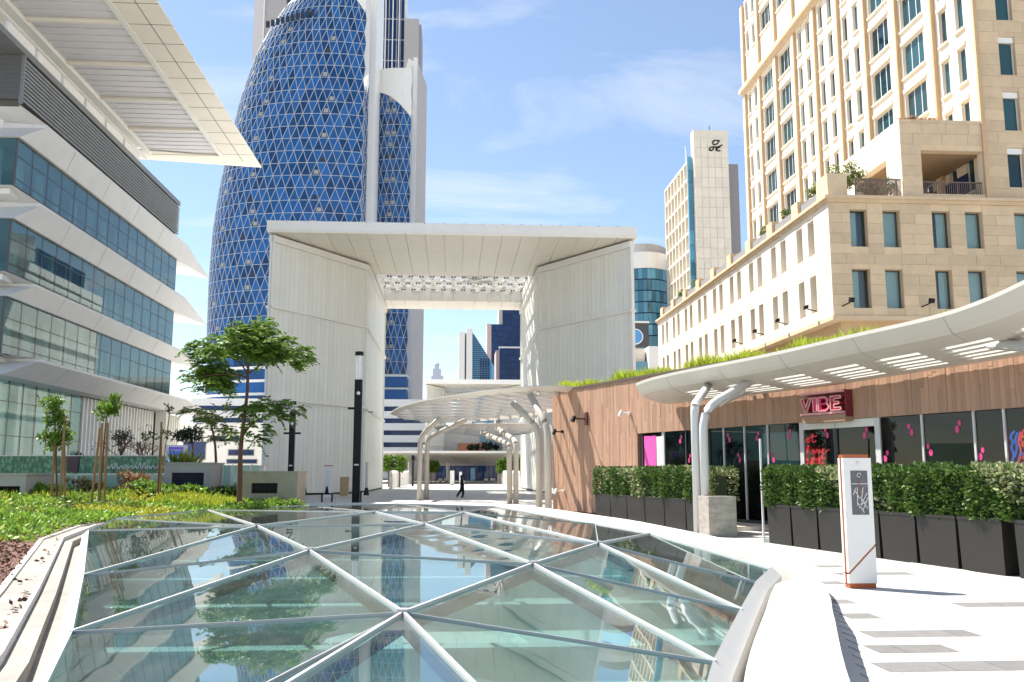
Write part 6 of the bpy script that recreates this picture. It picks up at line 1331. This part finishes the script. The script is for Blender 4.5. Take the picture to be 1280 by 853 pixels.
t = thing('dark_tree', 'small dark leaved tree just right of the advert screen', 'tree', (R_(243, 585).x, yt2-1, 0)); trunk(t, [V((R_(247, 585).x, yt2-1, 0)), R_(247, 575, -1), R_(246, 552, -1)], .07, .04, [[R_(246, 556, -1), R_(236, 546, -1)], [R_(246, 556, -1), R_(256, 544, -1)]]); obj('crown', leafmesh('crown', blob(900, R_(244, 546, -1), (1.0, .8, .55), .4, 12), .2, Ldark, flat=.4), None, t)
t = thing('spiky_plant', 'clump of pale strap leaved plants between the advert screen and the glass fence', 'plant', (R_(243, 580).x, yt2-3, 1.5)); pts, ds = [], []
for c in (R_(238, 582, -3), R_(246, 582, -3), R_(253, 583, -3)):
    for _ in range(110): pts.append(tuple(c-Z*.4)); ds.append((random.gauss(0, .55), random.gauss(0, .55), random.uniform(.6, 1.2)))
obj('foliage', leafmesh('foliage', pts, 1.15, [Lpale, Lcovery], dirs=ds, ar=.09, mi=rng.integers(0, 2, len(pts))), None, t)
def bare(u, v, y, h, label, name='bare_tree', leafy=0):
    b = gy(u, v, y); b.z = max(.6, b.z-.6); t = thing(name, label, 'tree', tuple(b)); br = MB(); tips = []
    def grow(p, d, l, r, dep):
        q = p+d*l; br.tube([p, (p+q)/2+V((random.gauss(0, .04*l), 0, 0)), q], r, 5, r*.7); tips.append(q)
        if dep:
            for _ in range(3): grow(q, (d+V((random.gauss(0, .5), random.gauss(0, .5), random.uniform(-.1, .35)))).normalized(), l*.68, r*.62, dep-1)
    for _ in range(4): grow(b, V((random.gauss(0, .35), random.gauss(0, .3), 1)).normalized(), h*.36, .05, 3)
    obj('trunk', br, Mbark, t); 
    if leafy: obj('crown', leafmesh('crown', np.array([tuple(q) for q in tips for _ in range(leafy)])+rng.normal(0, .12, (len(tips)*leafy, 3)), .15, Ldark), None, t)
bare(155, 577, 50.5, 2.6, 'sparse bare shrubby tree with dark leaf tips, left of the leaning stake', leafy=2); bare(181, 578, 50.5, 2.1, 'smaller bare branching shrub just left of the single stake')
def staked(bu, bv, y, tops, stakes, crown, label, leafm, n):
    b = gy(bu, bv, y); b.z = bedz(b.x, y); t = thing('staked_sapling', label, 'tree', tuple(b)); K_ = lambda u, v, dy=0: gy(u, v, y)+Y*dy
    obj('trunk', MB().tube([V((K_(bu, bv).x, y, b.z)), K_((bu+tops[0])/2, (bv+tops[1])/2), K_(*tops)], .045, 7, .025), Mbark, t)
    for (u0, u1, v1, dy) in stakes: q = K_(u1, v1, dy); p = K_(u0, bv, dy*1.3); p.z = b.z-.1; obj('stake', MB().tube([p, q], .05, 7), Mstake, t)
    for (u, v, r, m_) in crown: obj('crown', leafmesh('crown', blob(m_, K_(u, v), (r, r*.8, r*.8), .4, 9), .20, leafm, flat=.35), None, t)
staked(72, 622, 38.5, (68, 508), [(64, 69, 548, 0), (72, 72, 538, .6), (80, 85, 522, -.3)], [(66, 507, .55, 420), (72, 525, .6, 300), (80, 548, .5, 180), (60, 545, .45, 160), (70, 552, .5, 200)], 'bushy young tree tied to three timber stakes, leftmost of the staked trees', [Ltree, Lpale], 0)
staked(124, 624, 38.5, (133, 520), [(114, 125, 535, 0), (123, 129, 528, .5), (128, 131, 530, -.3)], [(138, 507, .55, 420), (130, 515, .4, 120), (143, 498, .3, 90)], 'young tree leaning on crossed timber stakes, middle of the staked trees', [Ltree, Lpale], 0)
staked(197, 622, 41.5, (201, 540), [(198, 200, 527, .2)], [(187, 541, .55, 70), (207, 545, .4, 40), (212, 508, .25, 30)], 'thin sapling on one stout dark stake beside the navy vent block', [Ldark, Lpale], 0)
t = thing('leaning_pole', 'thin pale pole leaning above the single stake', 'pole', tuple(gy(203, 590, 44))); obj('pole', MB().tube([gy(203, 590, 44), gy(213, 508, 44)], .03, 6), Mstake, t)
for u, y, r, m_, nm, nn in ((160, 43.5, (1.3, .8, .6), [Lbrown, Lbrown], 'rust and yellow crinkled shrub between the middle sapling and the single stake', 1500), (105, 44, (1.0, .7, .5), [Lbrown, Lpale], 'dry brownish shrub between the left and middle saplings', 900), (182, 42.5, (1.0, .7, .45), [Lcover, Ltree], 'broad leaved bright green shrub at the foot of the single stake', 900), (228, 43.5, (1.5, .7, .4), [Ltree, Lcover], 'dark green low shrub before the navy louvres', 1200), (275, 44, (1.4, .6, .35), [Ldark, Ltree], 'dark low shrub before the pale glass fence', 900), (52, 42, (1.2, .7, .4), [Lcover, Ltree], 'green low shrub at the foot of the left sapling', 900), (355, 42, (1.1, .4, .3), [Ltree, Lcover], 'low green shrub before the tan concrete vent', 700)):
    p = gy(u, 600, y); shrub('garden_shrub', nm, (p.x, y, bedz(p.x, y)), r, nn, m_, .2)
for o in [o for o in COL.objects if o.name.startswith('garden_shrub')]:
    for c in o.children:
        if c.name.startswith('foliage') and len(c.data.materials) > 1: c.data.polygons.foreach_set('material_index', rng.integers(0, 2, len(c.data.polygons)).astype(np.int32))
# ornamental grass tufts
pts, ds = [], []
for _ in range(6500):
    x = random.uniform(gy(205, 600, 41).x, gy(300, 600, 41).x) if random.random() < .8 else random.uniform(-24, -14); y = random.uniform(39.5, 42.5); pts.append((x, y, bedz(x, y))); ds.append((random.gauss(0, .4), random.gauss(0, .4), 1))
obj('ornamental_grass', leafmesh('ornamental_grass', pts, .45, [Lcovery, Lgrass], dirs=ds, ar=.09, mi=rng.integers(0, 2, len(pts))), None, kind='stuff')
# ================================================================== FAR PLAZA
yc = 152.0; FC = lambda u, v, y=yc: gy(u, v, y)
t = thing('far_canopy', 'wide white flat canopy over the far entrance, with bright slanting light strips', 'canopy', (0, yc+15, 0)); zt1 = FC(560, 566.5).z; zb1 = 2+(590-582.5)*(yc+38)/1138
xa, xb = FC(440, 570).x, FC(668, 570).x; bk = yc+38; ba, bb = gy(542, 583, bk).x, gy(628, 583, bk).x
obj('roof_slab', MB().prism([(xa, yc, zt1), (xb, yc, zt1), (xb, yc, zt1+.35), (xa, yc, zt1+.35)], Y*45), Mwhite, t)
mb = MB(); s0, s1, s2, s3 = V((xa, yc+.05, zt1-.01)), V((xb, yc+.05, zt1-.01)), V((bb, bk, zb1)), V((ba, bk, zb1)); mb.quad(s0, s3, s2, s1); mb.quad(s0, s0+V((0, 40, 0)), s3); mb.quad(s1, s2, s1+V((0, 40, 0))); obj('soffit', mb, Mcream2, t)
def on(a, f): p = s0+(s1-s0)*a; q = s3+(s2-s3)*a; return p+(q-p)*f-Z*.06
for a0, f0, a1, f1 in ((.30, .15, .36, .6), (.475, .1, .49, .85), (.63, .15, .60, .85), (.86, .15, .73, .85)): obj('light_strip', MB().bar(on(a0, f0), on(a1, f1), .5, .06), Mwhite, t)
for k in range(9):
    for r in range(4): a = .50+k*.022 if k < 5 else .66+(k-5)*.03; obj('soffit_slot', MB().bar(on(a, .2+.17*r), on(a+.012, .2+.17*r), .5, .05), Mtan, t)
for u in (512, 560, 634, 655): x = gy(u, 590, yc+30).x; obj('column', MB().tube([(x, yc+30, 0), (x, yc+30, zt1)], .35, 10), Mwhite, t)
yE = 200.0; E_ = lambda u, v: gy(u, v, yE); t = thing('entrance_building', 'dark blue glazed entrance hall beneath the far canopy', 'building', (E_(598, 600).x, yE, 0)); zE = E_(600, 580).z
obj('hall_body', MB().box(E_(500, 600).x, yE+.5, 0, E_(690, 600).x, yE+12, zE+1), Mgreyd, t)
ep_ = [(V((E_(545+k*6, 600).x+.05, yE+.2, .3)), X*(E_(551, 600).x-E_(545, 600).x-.1), Y*.25, Z*(zE-.4)) for k in range(16)]; pieces('pane', ep_, Gnavy, t); obj('door', MB().box(E_(588, 600).x, yE, .02, E_(594, 600).x, yE+.18, 2.8), Gpale, t)
for i, (u0, u1, v0, y) in enumerate(((562.5, 568, 588.5, 140), (574, 577.5, 590, 150))):
    a, b = gy(u0, 605, y), gy(u1, v0, y); t = thing('white_totem', ['wider white sign slab on the far plaza, left of the walking person', 'thin white sign slab on the far plaza, just left of the walking person'][i], 'sign', (a.x, y, 0)); obj('slab', MB().box(a.x, y, .1, b.x, y+.3, b.z), Mwhite, t); obj('base', MB().box(a.x+.05, y+.02, 0, b.x-.05, y+.28, .1), Mgreyd, t)
for i, (u0, u1) in enumerate(((548, 553), (555, 561), (605, 610), (613, 619))): a, b = gy(u0, 601, 180), gy(u1, 597.5, 180); t = thing('bench', ['leftmost white bench before the far entrance', 'white bench left of the white sign slabs', 'white bench right of the far doors', 'rightmost white bench before the far entrance'][i], 'bench', (a.x, 180, 0)); obj('seat', MB().box(a.x, 180, .3, b.x, 180.6, .75), Mwhite, t); obj('foot', MB().box(a.x+.1, 180.1, 0, b.x-.1, 180.5, .3), Mgreyd, t)
def topiary(u0, u1, v0, v1, y, label):
    a, b = gy(u0, v1, y), gy(u1, v0, y); t = thing('topiary_tree', label, 'tree', ((a.x+b.x)/2, y, 0), 'clipped trees on the far plaza'); c = ((a.x+b.x)/2, y, (a.z+b.z)/2); r = ((b.x-a.x)/2, 1.6, (b.z-a.z)/2); p = np.sign(blob(1500, (0, 0, 0), (1, 1, 1)))*np.abs(blob(1500, (0, 0, 0), (1, 1, 1)))**.5
    obj('core', MB().ball(c, 1, 10, (r[0]*.8, r[1]*.8, r[2]*.8)), Ldark, t); obj('crown', leafmesh('crown', np.asarray(c)+p*np.asarray(r), .5, Ltop), None, t)
    for f in (.25, .75): x = a.x+(b.x-a.x)*f; obj('trunk', MB().tube([(x, y, 0), (x, y, a.z+.4)], .09, 7), Mbark, t)
topiary(479, 507, 571, 588, 122, 'clipped bright green tree left of the lattice canopy columns'); topiary(536, 548, 578, 589, 160, 'small clipped tree between the left canopy columns and the far entrance'); topiary(622, 634, 575, 590, 150, 'clipped tree seen just left of the rear canopy columns'); topiary(636, 652, 571, 590, 128, 'clipped green tree against the right gateway pier')
def arches(x0, y0, y1, n, label):
    t = thing('arched_fence', label, 'fence', (x0, (y0+y1)/2, 0)); L = (y1-y0)/n
    for k in range(n):
        a = y0+k*L; pts = [(x0, a+.1, 0), (x0, a+.1, 1.2)]+[(x0, a+L/2-(L/2-.1)*math.cos(q), 1.2+.9*math.sin(q)) for q in np.linspace(.2, math.pi-.2, 7)]+[(x0, a+L-.1, 1.2), (x0, a+L-.1, 0)]; obj('arch', MB().tube(pts, .09, 6), Mwhite, t); obj('infill', MB().box(x0-.02, a+L*.35, 0, x0+.02, a+L*.42, 1.9).box(x0-.02, a+L*.58, 0, x0+.02, a+L*.65, 1.9), Mconcg, t)
arches(gy(489, 600, 108).x, 106, 165, 18, 'low white arched fence along the left side of the far plaza'); arches(gy(645, 600, 118).x, 112, 165, 16, 'low white arched fence along the right side of the far plaza')
t = thing('plaza_lamp', 'small dark lamp post on the far plaza, left of the canopy columns', 'street lamp', (gy(516, 600, 130).x, 130, 0)); x = gy(516, 600, 130).x; obj('pole', MB().tube([(x, 130, 0), (x, 130, 3.6)], .14, 8), Mblack, t); obj('head', MB().tube([(x, 130, 3.6), (x, 130, 4.3)], .3, 8, .2), Mblack, t)
# upper terrace beyond the far canopy
yu = 215.0; U_ = lambda u, v, y=yu: gy(u, v, y)
t = thing('terrace_building', 'grey building with white parapet and orange panelled terrace, above the far canopy', 'building', (U_(600, 590).x, yu+10, 0)); obj('body', MB().box(U_(535, 590).x, yu+6, 0, U_(655, 590).x, yu+30, U_(600, 535).z), Mfin, t); obj('white_parapet', MB().box(U_(500, 590).x, yu, U_(600, 570).z-3, U_(660, 590).x, yu+1, U_(600, 564.5).z), Mwhite, t); obj('window_band', MB().box(U_(600, 590).x, yu+5.8, U_(600, 555).z, U_(650, 590).x, yu+6.0, U_(600, 542).z), Gteal, t); obj('white_box', MB().box(U_(608, 590).x, yu+5.5, U_(600, 548).z, U_(650, 590).x, yu+5.79, U_(600, 543).z), Mwhite, t)
Mor = mat('orange_panel', (.55, .22, .10), .7)
pieces('orange_panel', [(V((U_(572+k*4, 590).x, yu+2, U_(600, 565).z)), X*(U_(575.7, 590).x-U_(572, 590).x), Y*.2, Z*(U_(600, 554).z-U_(600, 565).z)) for k in range(8)], Mor, t)
for i, (u, r) in enumerate(((588, 1.0), (596, .8), (607, 1.3), (613, 1.1), (620, .8))): p = U_(u, 564, yu+1.5); shrub('terrace_plant', ['dark plant before the left orange panels, far terrace', 'dark plant before the right orange panels, far terrace', 'largest dark palm like plant on the far terrace', 'dark plant just right of the largest one on the far terrace', 'rightmost dark plant on the far terrace'][i], tuple(p), (r*.8, r*.6, r), 200, Ldark, .6)
# white lobby building behind the garden, left of the gateway
yw = 118.0; t = thing('white_building', 'low white building with dark window strips behind the garden trees', 'building', (gy(280, 590, yw).x, yw, 0)); a, b = gy(222, 600, yw), gy(345, 545, yw)
obj('body', MB().box(a.x, yw, 0, b.x, yw+14, gy(280, 530, yw).z), Mwhite, t)
for v0, v1, u0, u1 in ((545, 552, 262, 300), (562, 570, 285, 318), (574, 580, 283, 322), (552, 575, 228, 258)): p, q = gy(u0, v1, yw), gy(u1, v0, yw); f = obj('window', MB().box(p.x, yw-.08, p.z, q.x, yw-.01, q.z), Mgreyd, t); obj('pane', MB().box(p.x+.1, yw-.12, p.z+.1, q.x-.1, yw-.09, q.z-.1), Gnavy, f)
